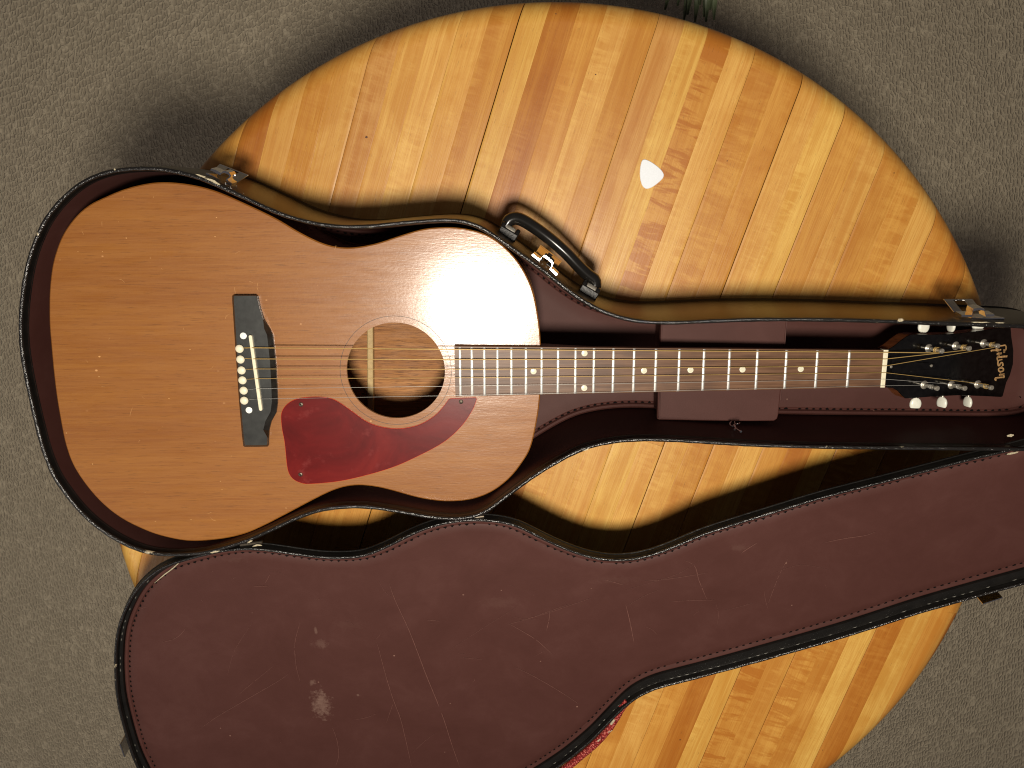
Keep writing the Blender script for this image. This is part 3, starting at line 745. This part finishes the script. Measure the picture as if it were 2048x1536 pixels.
# bare edges of the lid board
def edge_strip(name, pts, w, off_w, r):
    tube(name, catmull([LP(x, y, off_w) for x, y in pts], 14, False), r, M['frayed'], lid, 6, rfn=lambda t: .3+.7*math.sin(math.pi*t))
edge_strip('frayed_patch', [(309,1166),(329,1149),(345,1137),(366,1118)], 0, -.0066, .0008)
edge_strip('frayed_patch', [(2010,909),(2025,906),(2040,903)], 0, -.010, .0014)
edge_strip('frayed_patch', [(505,1093),(515,1090),(524,1091)], 0, .001, .0012)
# rivets and catches of the lid
for x, y in ((263,1455),(277,1494),(281,1500),(1972,1166.5),(1978,1166),(1990,1167.5),(1950,1177),(1946,1176),(1202,1462)):
    c = LP(x, y, -.016)
    lathe('rivet', c, LN+Vector((0, .6, 0)), [(.0009, 0), (.0014, .0006), (.0008, .0012)], M['dark'], lid, 8)
for pts in ([(248,1466),(252,1480),(256,1495),(262,1505)], [(1955,1194),(1968,1190),(1982,1186),(1995,1181)]):
    pp = [LP(x, y, -.012) for x, y in pts]
    t = (pp[-1]-pp[0]).normalized(); s = t.cross(LN)
    if s.y > 0 and pts[0][0] > 1000: s = -s
    if s.x > 0 and pts[0][0] < 1000: s = -s
    boxf('catch_plate', (pp[1]+pp[2])/2+s*.0015, t*.011, s*.0008, LN*.010, M['chrome'], lid, .0004)
    boxf('catch_loop', (pp[1]+pp[2])/2+s*.004-t*.001, t*.0045, s*.0022, LN*.004, M['handle'], lid, .0015)
# hinges between the two shells
for px in ((500, 1090), (945, 1038)):
    c = P(*px, .1315)
    lathe('hinge', c-hu*.012-Vector((0, 0, .004)), hu, [(.0016, 0), (.002, .0004), (.002, .0236), (.0016, .024)], M['dark'], case, 10)

# ------------------------------------------------------------------ guitar
K = 0.050                                    # the top slopes down towards the neck
g0 = Vector((P(100, 735, .128).x, 0, .128)); GN = Vector((K, 0, 1)).normalized()
def G(px, py, h=0.0): return PPL(px, py, g0+GN*h, GN)
def gz(p, h=0.0): return Vector((p.x, p.y, .128-K*(p.x-g0.x)+h))
gb = P(560, 735, 0)
gt = empty('acoustic_guitar', (gb.x, gb.y, .019), 'acoustic guitar with reddish brown top and dark red pickguard resting in the open case', 'guitar')
body_px = [(98,620),(98.5,652),(101.6,688),(106,737),(113,795),(125,864),(133,897),(146.5,932),(172,971),(205,1008),(244,1038),(293,1062),(332,1074.5),(381,1082.5),(438.6,1078.7),(487,1068.5),(526.5,1052),(575,1027),(624,1001),(663,982),(692.5,973),(722,970.5),(758.6,975),(797.7,985),(836.7,995.7),(875.8,1002),(905,1003),(934,1000.6),(963.7,992.8),(993,978),(1022,953.7),(1043,927),(1061,896),(1074,840),(1080,793),
 (1082,740),(1081.5,689),(1077.5,641),(1067.5,588),(1053.5,552),(1035,522),(1012,496.5),(982,474),(949,461),(911,454.8),(883,454.6),(844,458.5),(795,473),(756,486),(717,494),(688,495.5),(658.6,491),(629,480),(590.6,460),(551.6,436.7),(493,408.5),(434,383),(385.5,370),(336.7,364.5),(297.7,366.5),(249,378),(200,398.6),(177.7,410),(152,432),(127,466),(111.7,503),(103,539),(98.5,584.6)]
body = ccw(relax(catmull([G(x, y) for x, y in body_px], 360), 2))
hc = G(791.8, 742); hr = .0497
NH = 96
hole = [Vector((hc.x+math.cos(2*math.pi*k/NH)*hr, hc.y+math.sin(2*math.pi*k/NH)*hr, 0)) for k in range(NH)]
# soundboard with its hole
def plate_with_hole(name, outer, inner, zt, zb, mat, parent):
    o1 = offset(outer, -.0012)
    ring = [o1, inner]
    tr = tessellate_polygon([[Vector((p.x, p.y, 0)) for p in l] for l in ring])
    n1, n2 = len(o1), len(inner); vs = []; fs = []
    vs += [gz(p, zt) for p in o1]+[gz(p, zt) for p in inner]
    fs += [tuple(t) for t in tr]
    b = len(vs); vs += [gz(p, zt-.0010) for p in outer]+[gz(p, zb) for p in outer]+[gz(p, zb) for p in inner]
    for i in range(n1):
        j = (i+1) % n1
        fs.append((i, j, b+j, b+i)); fs.append((b+i, b+j, b+n1+j, b+n1+i))
    for i in range(n2):
        j = (i+1) % n2; fs.append((n1+i, n1+j, b+2*n1+j, b+2*n1+i))
    tr = tessellate_polygon([[Vector((p.x, p.y, 0)) for p in l] for l in (outer, inner)])
    fs += [tuple(b+n1+a if a < n1 else b+2*n1+(a-n1) for a in t)[::-1] for t in tr]
    o = mesh(name, vs, fs, mat, parent, loc=tuple(gz(hc))); fixn(o); autos(o, 30); return o
plate_with_hole('soundboard', body, hole, 0, -.0030, M['top'], gt)
loft('side', [[gz(p, -.0031) for p in offset(body, -.0008)], atz(offset(body, -.0008), .0215), atz(offset(body, -.0030), .0215), [gz(p, -.0031) for p in offset(body, -.0030)]], M['side'], gt)
loft('back', [atz(body, .0213), atz(offset(body, -.0005), .0192)], M['inside'], gt, True, True)
bq = [P(733.5, 560, .030), P(745.5, 560, .030), P(747, 950, .030), P(735, 950, .030)]
prism('back_brace', bq, .0214, .0300, M['brace'], gt, .0012)
# dark ring round the hole
def ring(name, r0, r1, h, mat, parent, n=120, arc=(0, 2*math.pi)):
    vs = []; fs = []
    for k in range(n):
        q = arc[0]+(arc[1]-arc[0])*k/n
        for r, hh in ((r0, h), (r1, h), (r1, h-.0003), (r0, h-.0003)):
            vs.append(gz(Vector((hc.x+math.cos(q)*r, hc.y+math.sin(q)*r, 0)), hh))
    for k in range(n):
        j = (k+1) % n
        for a in range(4): fs.append((k*4+a, k*4+(a+1) % 4, j*4+(a+1) % 4, j*4+a))
    o = mesh(name, vs, fs, mat, parent); fixn(o); return o
ring('rosette', .0560, .05645, .00012, M['groove'], gt)

# small dings and hairlines in the finish
def gribbon(pts, w):
    pts = catmull([G(x, y, .00012) for x, y in pts], 10, False); out = []
    for i in range(len(pts)-1):
        t = (pts[i+1]-pts[i]).normalized(); s_ = t.cross(GN)
        w0 = w*math.sin(math.pi*(i+.2)/10)**.6; w1 = w*math.sin(math.pi*(i+1.1)/10.3)**.6
        out.append([pts[i]+s_*w0, pts[i]-s_*w0, pts[i+1]-s_*w1, pts[i+1]+s_*w1])
    return out
ding = []
rg = random.Random(5)
for x, y, r_ in ((199,713,3.6),(198,753,2.8),(380,699,2.3),(252.7,476,2.6),(300.6,516,2.0),(430,473,2.4),(433,435,2.2),(330,502,1.5),(247,394,1.6),(307,394,1.5),(338,797,1.8),(133,866,2.4),(159,942,1.8),(310.5,1042.6,2),(382,1039,2.2),
                 (441,962.5,1.9),(444,979,1.8),(572,1016,2.6),(185,928,2.6),(120,520,1.8),(205,503,1.6),(156,503,1.7),(798,488,2),(655,699,1.5),(318,860,1.2),(290,985,1.2),(420,900,1.2),(1010,905,1.3),(960,960,1.2)):
    k = rg.randint(6, 8); ro = rg.uniform(0, 6); c = G(x, y, .00012)
    ding.append([G(x+math.cos(ro+6.283*i/k)*r_*.62*rg.uniform(.7, 1.3), y+math.sin(ro+6.283*i/k)*r_*.5*rg.uniform(.6, 1.2), .00012) for i in range(k)])
for _ in range(34):
    q = rg.choice(((250, 480), (180, 800), (300, 900), (520, 560), (720, 560), (420, 1010), (900, 930), (380, 700)))
    x = q[0]+rg.gauss(0, 50); y = q[1]+rg.gauss(0, 50); a = rg.uniform(0, 3.14); l = rg.uniform(3, 22)*rg.random()**.6; b = rg.uniform(-.7, .7)
    if x < 135 or y < 420 and x < 260 or y > 1040 or (460 < x < 560 and 585 < y < 900) or (680 < x < 905 and 630 < y < 850) or (560 < x < 900 and 790 < y < 970): continue
    ding += gribbon([(x, y), (x+math.cos(a)*l*.5, y+math.sin(a)*l*.5), (x+math.cos(a)*l*.5+math.cos(a+b)*l*.5, y+math.sin(a)*l*.5+math.sin(a+b)*l*.5)], rg.uniform(.00008, .00018))
M['ding'] = simple('bare_wood_ding', (0.50, 0.25, 0.08), 0.6, var=0.2)
quads('finish_dings', ding, M['ding'], gt)

# pickguard
pg_px = [(561.8,839),(563,824),(572,810),(587,800),(607.5,795),(638,793.5),(663,797),(681,806),(706.5,824),(732,842),(757,852),(790,857),(820.7,854),(846,845.5),(871.5,829),(889,809.5),(896,799.5),(899.5,797),(904,796.5),(925,795.8),(950,795),(954.5,796),(953,801),(945,821),(922,854),(884,887),(820.7,920),(778,937.5),(722,953.5),(673,963.5),(624,968),(604.6,967),(585,957.6),(575,939),(570.4,900),(568,880),(564,860)]
pgl = ccw(catmull([G(x, y, .001) for x, y in pg_px], 170))
def GZF(p, z): return gz(p, z)
prism('pickguard', offset(pgl, -.0004), .0002, .0013, M['pickguard'], gt, .0003, GZF)
prism('pickguard_edge_glow', pgl, .00015, .0009, M['pickglow'], gt, .0002, GZF)  # slightly larger orange-red rim, stands in for light glowing through the guard
for x, y in ((602, 809), (922, 803.5), (601, 949)):
    c = G(x, y, .0013)
    s = lathe('pickguard_screw', c, GN, [(.0023, 0), (.0023, .0003), (.0017, .0007), (.0007, .0008)], M['dark'], gt, 14)
    for q in (0, math.pi/2):
        dv = Vector((math.cos(q+.6), math.sin(q+.6), 0))
        boxf('screw_slot', c+GN*.0009, dv*.0010, Vector((-dv.y, dv.x, 0))*.00025, GN*.0001, M['stitch'], s)

# bridge
BT = .0085
br_px = [(466.6,600),(466.6,591),(468,590),(490,590),(515,590),(517.5,592),(519,600),(522.5,616),(530,638.7),(541.5,657.7),(547,670),(549,687),(553,725),(555.5,770.6),(556.7,803.6),(554,824),(544,841.7),(539.5,859.5),(538.7,875),(538.5,889),(537,891.5),(515,892),(491,892),(488.5,890),(486,870),(480,800),(473,700)]
brb = [G(x, y, 0) for x, y in br_px]
if area2(brb) < 0: brb = brb[::-1]; br_px = br_px[::-1]
wing = lambda y: 1.0
def bz(y): return BT*wing(y)
brt = []
for (x, y) in br_px:
    xx = x-13 if (x > 535 and 640 < y < 860) else (x-4 if x > 512 else x+1)
    yy = y+1.5 if y < 600 else (y-1.5 if y > 880 else y)
    p = G(xx, yy, bz(y)); brt.append(p)
loops = [[gz(p, .0001) for p in brb], [gz(p, bz(y)*.35) for p, (x, y) in zip(brb, br_px)], brt]
# the top is split into a strip mesh so that wings and centre keep their heights
loft('bridge', loops, M['ebony'], gt, False, True, ang=20)
PH = BT
pins = [(480.6,696.7),(482.5,718),(484.7,739.7),(486.5,759.5),(488.9,780),(490,800)]
pin0 = None
for x, y in pins:
    c = G(x, y, PH+.003)
    if pin0 is None:
        c0 = G(x, y, PH-.0005)
        pin0 = lathe('bridge_pin', c0, GN, [(.0030, -.002), (.0030, .0016), (.0040, .0018), (.0041, .0028), (.0034, .0038), (.0018, .0043), (.0004, .0044)], M['ivory'], gt, 22); pc = c0
    else: copy_to(pin0, G(x, y, PH-.0005)-pc, gt)
for x, y in ((487, 671.5), (498.3, 820)):
    lathe('bridge_dot', G(x, y, PH-.0005), GN, [(.0033, 0), (.0033, .0007), (.0030, .0009)], M['whitedot'], gt, 22)
sa, sb = G(500.5, 673.5, PH+.003), G(521, 818.5, PH+.003)
sd = (sb-sa).normalized(); sn = Vector((-sd.y, sd.x, 0)); ca = []
for k in range(9): q = math.pi/2+math.pi*k/8; ca.append(sa+sd*math.cos(q)*.0017+sn*math.sin(q)*.0017)
for k in range(9): q = -math.pi/2+math.pi*k/8; ca.append(sb+sd*math.cos(q)*.0017+sn*math.sin(q)*.0017)
prism('saddle', ca, PH-.0005, PH+.0032, M['bone'], gt, .0006, GZF)

# neck, fingerboard, frets, nut
FH = .0075
fb_px = [(908.5,692),(1770,700.5),(1767,774.3),(911,793.5)]
fbp = [G(x, y, FH) for x, y in fb_px]
prism('fingerboard', fbp, .0002, FH, M['rosewood'], gt, .0006, GZF)
nl = []
for t in [k/14 for k in range(15)]:
    a = lerp(G(1080, 693.5, FH), G(1770, 700.5, FH), t); b = lerp(G(1080, 789.5, FH), G(1767, 774.3, FH), t)
    c = (a+b)/2; hw = (a-b).length/2-.0006; dpt = .023-.004*t; lp = []
    if t < .14: dpt += (.14-t)/.14*.045
    for k in range(17):
        q = math.pi*k/16; lp.append(gz(Vector((c.x, c.y+math.cos(q)*hw, 0)), .0-dpt*max(0, math.sin(q))**.8))
    nl.append(lp)
o = loft('neck', nl, M['side'], gt, False, False, closed=True)
fx = [1699.5,1635.5,1573.6,1515.5,1459.8,1408.6,1359.2,1312.5,1268.6,1227.3,1188.2,1151.4,1116.3,1083.4,1052,1022.7,994.8,968.4,943.2,919.6]
def edge_y(x, top): return (692+(x-908.5)/861.5*8.5)+1.5 if top else (793.5-(x-911)/856*19.2)-1.0
for x in fx:
    y0, y1 = edge_y(x, True), edge_y(x, False)
    x1 = x-(x-1056)/8650*(y1-y0)
    a, b = G(x, y0, FH), G(x1, y1, FH); d_ = (b-a).normalized(); s_ = Vector((-d_.y, d_.x, 0)); vs = []; fs = []
    for p in (a, a+d_*.0012, b-d_*.0012, b):
        e = p in (a, b)
        for k in range(7):
            q = math.pi*k/6; hh = math.sin(q)*(.0011 if not (p is a or p is b) else .0003)
            vs.append(gz(p+s_*math.cos(q)*.0015, FH-.0001+hh))
    for i in range(3):
        for k in range(6): fs.append((i*7+k, i*7+k+1, (i+1)*7+k+1, (i+1)*7+k))
    fs += [tuple(range(7)), tuple(range(21, 28))[::-1]]
    o = mesh('fret', vs, fs, M['fret'], gt); fixn(o); autos(o, 50)
dot0 = None
for x, y in ((1067,742.5),(1169,706.5),(1168.5,776),(1288,741.3),(1381,740),(1485,739),(1601.5,738)):
    c = G(x, y, FH)
    if dot0 is None: dot0 = lathe('inlay_dot', c, GN, [(.0031, -.001), (.0031, .00018), (.0029, .00025)], M['pearl'], gt, 20); dc = c
    else: copy_to(dot0, c-dc, gt)
nut = [G(1768.5,700,FH+.0018),G(1778,700,FH+.0018),G(1770.5,775.3,FH+.0018),G(1761.8,775.3,FH+.0018)]
prism('nut', nut, .0005, FH+.0012, M['bone'], gt, .0005, GZF)

# headstock plane
hs0 = G(1772, 738, .0055); pit = math.radians(16.5)
HX = Vector((math.cos(pit), 0, -math.sin(pit))); HN = Vector((math.sin(pit), 0, math.cos(pit)))
def HP(px, py, h=0.0): return PPL(px, py, hs0+HN*h, HN)
hs_px = [(1775,700),(1788,692.5),(1800.7,682),(1813,673.5),(1820,670),(1828,669),(1864,669.3),(1902,668.3),(1940,664.5),(1978,659),(2016,653),(2021.5,655),(2023,674),(2027,701),(2026,729),(2020,750.6),(2012.7,765),(2009,780),(2005.5,792.5),(2003,794),(1965.7,792),(1915,790.6),(1864,793),(1826,796.3),(1811,796.5),(1804,791),(1795.6,781.5),(1786,776),(1772,775)]
hl = [HP(x, y) for x, y in hs_px]
def h2(p): q = p-hs0; return Vector((q.dot(HX), q.y, 0))
def h3(p, h): return hs0+HX*p.x+Vector((0, p.y, 0))+HN*h
hl2 = ccw([h2(p) for p in hl])
o = prism('headstock', hl2, -.0145, -.0006, M['side'], gt, 0, h3)
face = prism('headstock_face', offset(hl2, .0001), -.0006, 0, M['headface'], gt, .0004, h3)
cover = [h2(HP(x, y)) for x, y in ((1782,718),(1795,715),(1815,719),(1835,724),(1855,725),(1868,727),(1871,731.5),(1868,737),(1855,739),(1835,740),(1815,744),(1795,749),(1782,746))]
prism('truss_rod_cover', cover, .0001, .0012, M['headface'], gt, .0004, h3)
for x, y in ((1782, 733.5), (1862.5, 731.5)):
    lathe('cover_screw', HP(x, y, .0012), HN, [(.0016, 0), (.0015, .0006), (.0006, .0010)], M['nickel'], gt, 12)
# lettering: strokes read down the headstock
def LT(l): return [(1975+x/17.07, 680+y/17.07) for x, y in l]
strokes = [
 ([(600,175),(520,190),(400,205),(320,215),(295,250),(320,300),(380,335),(460,330)], .00075, .8), ([(600,175),(635,220),(640,290),(620,340),(560,340)], .0006, 1), ([(585,360),(575,430)], .0010, .8),
 ([(130,385),(160,355),(300,350),(420,335)], .00095, .9), ([(330,390),(400,420)], .0005, 1),
 ([(330,475),(400,465),(480,455)], .00105, .9), ([(340,500),(410,530)], .0005, 1),
 ([(350,590),(440,580),(560,565),(670,560)], .00105, .9), ([(340,580),(340,660),(370,700),(440,680),(500,665)], .0007, 1),
 ([(370,720),(360,780),(375,870),(410,870),(440,810),(480,770),(520,800),(530,880)], .0008, 1),
 ([(500,920),(440,950),(390,980),(385,1040),(430,1080),(500,1070),(545,1045),(545,985),(500,955),(430,965)], .0008, 1),
 ([(410,1190),(490,1180),(570,1165)], .0010, .9), ([(430,1110),(470,1160)], .0004, 1),
 ([(550,1170),(555,1220),(575,1270),(480,1275),(380,1285),(280,1300),(260,1345),(300,1375)], .00085, .9)]
its = []
for l, w, f in strokes:
    pts = catmull([HP(x, y, .00035) for x, y in LT(l)], 16, False)
    for i in range(len(pts)-1):
        t = (pts[i+1]-pts[i]).normalized(); s = t.cross(HN)
        e = t*.0002
        its.append([pts[i]+s*w-e, pts[i]-s*w-e, pts[i+1]-s*w+e, pts[i+1]+s*w+e])
vs = []; fs = []
for it in its:
    b = len(vs); vs += it+[v-HN*.0004 for v in it]
    fs += [(b, b+1, b+2, b+3), (b+4, b+7, b+6, b+5), (b, b+4, b+5, b+1), (b+1, b+5, b+6, b+2), (b+2, b+6, b+7, b+3), (b+3, b+7, b+4, b)]
let = mesh('maker_lettering', vs, fs, M['gold'], gt); fixn(let); let['label'] = 'gold script lettering across the black headstock face'

# tuning machines
post_base = [(1857,696.5),(1911,691.5),(1967,686.5),(1848,769.5),(1902.5,769.5),(1955,768.5)]
btn_px = [(1847,655.5),(1902,654),(1956,651.5),(1831,806),(1884,804),(1935.5,803)]
turn = [0.0, 1.42, 0.3, 0.1, 1.12, 1.38]
tops = []
for i, (x, y) in enumerate(post_base):
    c = HP(x, y)
    tm = lathe('tuning_machine', c, HN, [(.0046, 0), (.0046, .0006), (.0036, .0014), (.0026, .0018), (.0022, .0022), (.0022, .0100), (.0018, .0112), (.0017, .0135), (.0021, .0148), (.0026, .0156), (.0027, .0180), (.0023, .0186)], M['nickel'], gt, 18)
    tops.append(c)
    side = 1 if i < 3 else -1
    edge = h2(c); ycen = edge.y
    bc = PPL(*btn_px[i], hs0-HN*.010, HN)
    root = Vector((bc.x, bc.y-side*.026, bc.z))
    tube('tuner_shaft', [root, Vector((bc.x, bc.y-side*.004, bc.z))], .0013, M['nickel'], tm, 8)
    # rounded button turned about its shaft
    a, w0, t0, L0 = turn[i], .0060, .0022, .0055
    vs = []; fs = []; rings = 7; seg = 16
    for r in range(rings):
        f = r/(rings-1); yy = -L0+2*L0*f
        fl = [.42, .78, .93, 1.0, 1.0, .96, .80][r]; th = [.55, .8, .9, 1, 1.0, .9, .6][r]
        for k in range(seg):
            q = 2*math.pi*k/seg
            cx = math.copysign(abs(math.cos(q))**.7, math.cos(q))*w0*fl; cz = math.copysign(abs(math.sin(q))**.8, math.sin(q))*t0*th
            vs.append(bc+Vector((cx*math.cos(a)-cz*math.sin(a), side*yy, cx*math.sin(a)+cz*math.cos(a))))
    for r in range(rings-1):
        for k in range(seg):
            l = (k+1) % seg; fs.append((r*seg+k, r*seg+l, (r+1)*seg+l, (r+1)*seg+k))
    fs += [tuple(range(seg)), tuple((rings-1)*seg+k for k in range(seg))[::-1]]
    o = mesh('tuner_button', vs, fs, M['button'], tm); fixn(o); autos(o, 50)

# strings
sy_sad = [695.5,717.7,737.8,757.4,777.4,798]; sy_960 = [699,719.3,738.5,755.4,771.6,790.3]; sy_nut = [704.5,718,731.8,745.3,758.3,771.5]
post_of = [0, 1, 2, 5, 4, 3]; rad = [.00066,.00054,.00044,.00036,.00025,.00021]
for i in range(6):
    px, py = pins[i]; sx = 504+ (sy_sad[i]-671)/149*16.5
    pts = [G(px+8, py-1, PH+.0002), G(sx-4, sy_sad[i], PH+.0026), G(sx, sy_sad[i], PH+.0034)]
    for xx in (960,): pts.append(G(xx, sy_960[i], FH+.0042))
    pts.append(G(1771, sy_nut[i], FH+.0018))
    c = tops[post_of[i]]; hh = .0128 if i < 4 else .0122
    cen = c+HN*hh; q0 = pts[-1]; dr = (cen-q0); dr = (dr-HN*dr.dot(HN)).normalized()
    sd_ = dr.cross(HN); sd_ = -sd_ if i < 3 else sd_
    sd_ = sd_.normalized(); rr = .0021+rad[i]
    # touch the post on its inner side (towards the centre line)
    if sd_.y*(1 if i < 3 else -1) > 0: sd_ = -sd_
    pts.append(cen+sd_*rr)
    for k in range(1, 34):
        q = k/33*2*math.pi*2.4
        pts.append(cen+sd_*math.cos(q)*rr+dr*math.sin(q)*rr-HN*(.0046*k/33))
    last = pts[-1]; pts.append(last+dr*.0035+HN*.002); 
    tube('string', pts, rad[i]*.82, M['bronze'] if i < 4 else M['steel'], gt, 7)

# ------------------------------------------------------------------ small things
pk = [(1287.8,318.8),(1292.5,319.3),(1299.5,322.3),(1308,327.5),(1317,334.5),(1323.5,341),(1327.3,347.5),(1327.6,352),(1325.3,357),(1320,362.5),(1313,368.5),(1304,374.5),(1296.6,377.2),(1291.5,377.2),(1287.3,374.5),(1284,370),(1281.3,362),(1279.9,353),(1279.7,344),(1280.4,335),(1282,327),(1284.3,321)]
pkl = ccw(catmull([P(x, y, .001) for x, y in pk], 60))
pc_ = sum((Vector(p) for p in pkl), Vector())/len(pkl)
o = loft('guitar_pick', [atz(offset(pkl, -.0004), .0004), atz(pkl, .0008), atz(offset(pkl, -.0005), .0013)], M['pick'], None, True, True)
for v in o.data.vertices: v.co -= Vector((pc_.x, pc_.y, 0))
o.location = (pc_.x, pc_.y, 0); o['label'] = 'small white triangular guitar pick lying alone on the striped table top'; o['category'] = 'guitar pick'

def K4(x, y): return (1440+x/34.13, 835+y/34.13)
kz = .080
kb = P(*K4(1000, 400), kz)
key = empty('key', (kb.x, kb.y, kz), 'tiny bent silver key hanging on wire at the lower edge of the maroon compartment', 'key')
def kpath(l): return catmull([P(*K4(x, y), .079+(K4(x, y)[1]-845)*.0020) for x, y in l], 14, False)
tube('wire_ring', kpath([(760,300),(690,380),(690,470),(740,560),(830,590),(900,590)]), .00075, M['chrome'], key, 8)
tube('wire_hook', kpath([(1000,300),(1010,400),(1100,440),(1200,455),(1290,420),(1345,375)]), .0007, M['chrome'], key, 8)
tube('key_shaft', kpath([(980,540),(1040,660),(1090,740),(1230,840),(1340,920),(1430,970)]), .0009, M['chrome'], key, 8, rfn=lambda t: 1.5-0.7*min(1, t*2) if t < .9 else 1.5)
tube('key_bit', kpath([(1080,740),(1030,790),(995,835)]), .0009, M['chrome'], key, 8)

# red braided cord beside the lid
cp = catmull([LP(x-6, y-4, -.006) for x, y in ((1262,1404),(1250,1418),(1241,1434),(1228,1455),(1211,1476),(1191,1496),(1170,1514),(1148,1532),(1120,1552),(1080,1578))], 40, False)
cm = cp[20].copy()
o = tube('red_cord', cp, .0046, M['cord'], None, 10, wob=.12)
for v in o.data.vertices: v.co -= cm
o.location = cm; o['label'] = 'red braided cord running along the lower edge of the open case lid'; o['category'] = 'cord'
for a, b, w in (((1222,1448),(1229,1438),.0022), ((1216,1463),(1224,1459),.0022), ((1196,1482),(1204,1475),.0018)):
    tube('frayed_patch', [LP(*a, -.003), LP(*b, -.003)], w*.7, M['frayed'], lid, 8)

# potted plant at the far side of the table, mostly out of view
pb = P(1320, -190, ZF)
plant = empty('potted_plant', (pb.x, pb.y, ZF), 'dark strap leaved potted plant on the carpet just beyond the far table edge', 'plant')
lathe('pot', Vector((pb.x, pb.y, ZF)), Vector((0, 0, 1)), [(.08, 0), (.085, .01), (.105, .16), (.115, .17), (.115, .19), (.105, .19)], M['pot'], plant, 24)
lathe('soil', Vector((pb.x, pb.y, ZF+.1905)), Vector((0, 0, 1)), [(.104, 0), (.09, .004), (.02, .008)], M['soil'], plant, 24)
root = Vector((pb.x, pb.y, ZF+.19))
ends = [(1428,40,.0),(1421,20,.01),(1412,44,.02),(1400,10,.0),(1375,30,.0),(1355,12,.02),(1440,-20,.0),(1330,20,.03),(1390,45,-.02),(1300,0,.0),(1270,-20,.0),(1460,-60,.0),(1350,-330,0),(1250,-260,0),(1440,-260,0),(1220,-150,0),(1480,-160,0),(1408,34,.0),(1368,40,-.03)]
for ex, ey, dz_ in ends:
    z1 = -.38+dz_; e = P(ex, ey, z1); mid = (root+e)/2+Vector((0, 0, .13)); path = catmull([root, root+(mid-root)*.5+Vector((0, 0, .04)), mid, e], 14, False)
    vs = []; fs = []
    for k, p in enumerate(path):
        t = path[min(k+1, 13)]-path[max(k-1, 0)]; s = t.cross(Vector((0, 0, 1))); s.normalize(); wdt = .017*math.sin(math.pi*(.12+.86*k/13))
        nn_ = s.cross(t).normalized()
        vs += [p-s*wdt, p-nn_*.002, p+s*wdt]
    for k in range(13):
        b = k*3; fs += [(b, b+1, b+4, b+3), (b+1, b+2, b+5, b+4)]
    o = mesh('leaf', vs, fs, M['leaf'], plant); autos(o, 80)
    sdf = o.modifiers.new('s', 'SOLIDIFY'); sdf.thickness = .0008
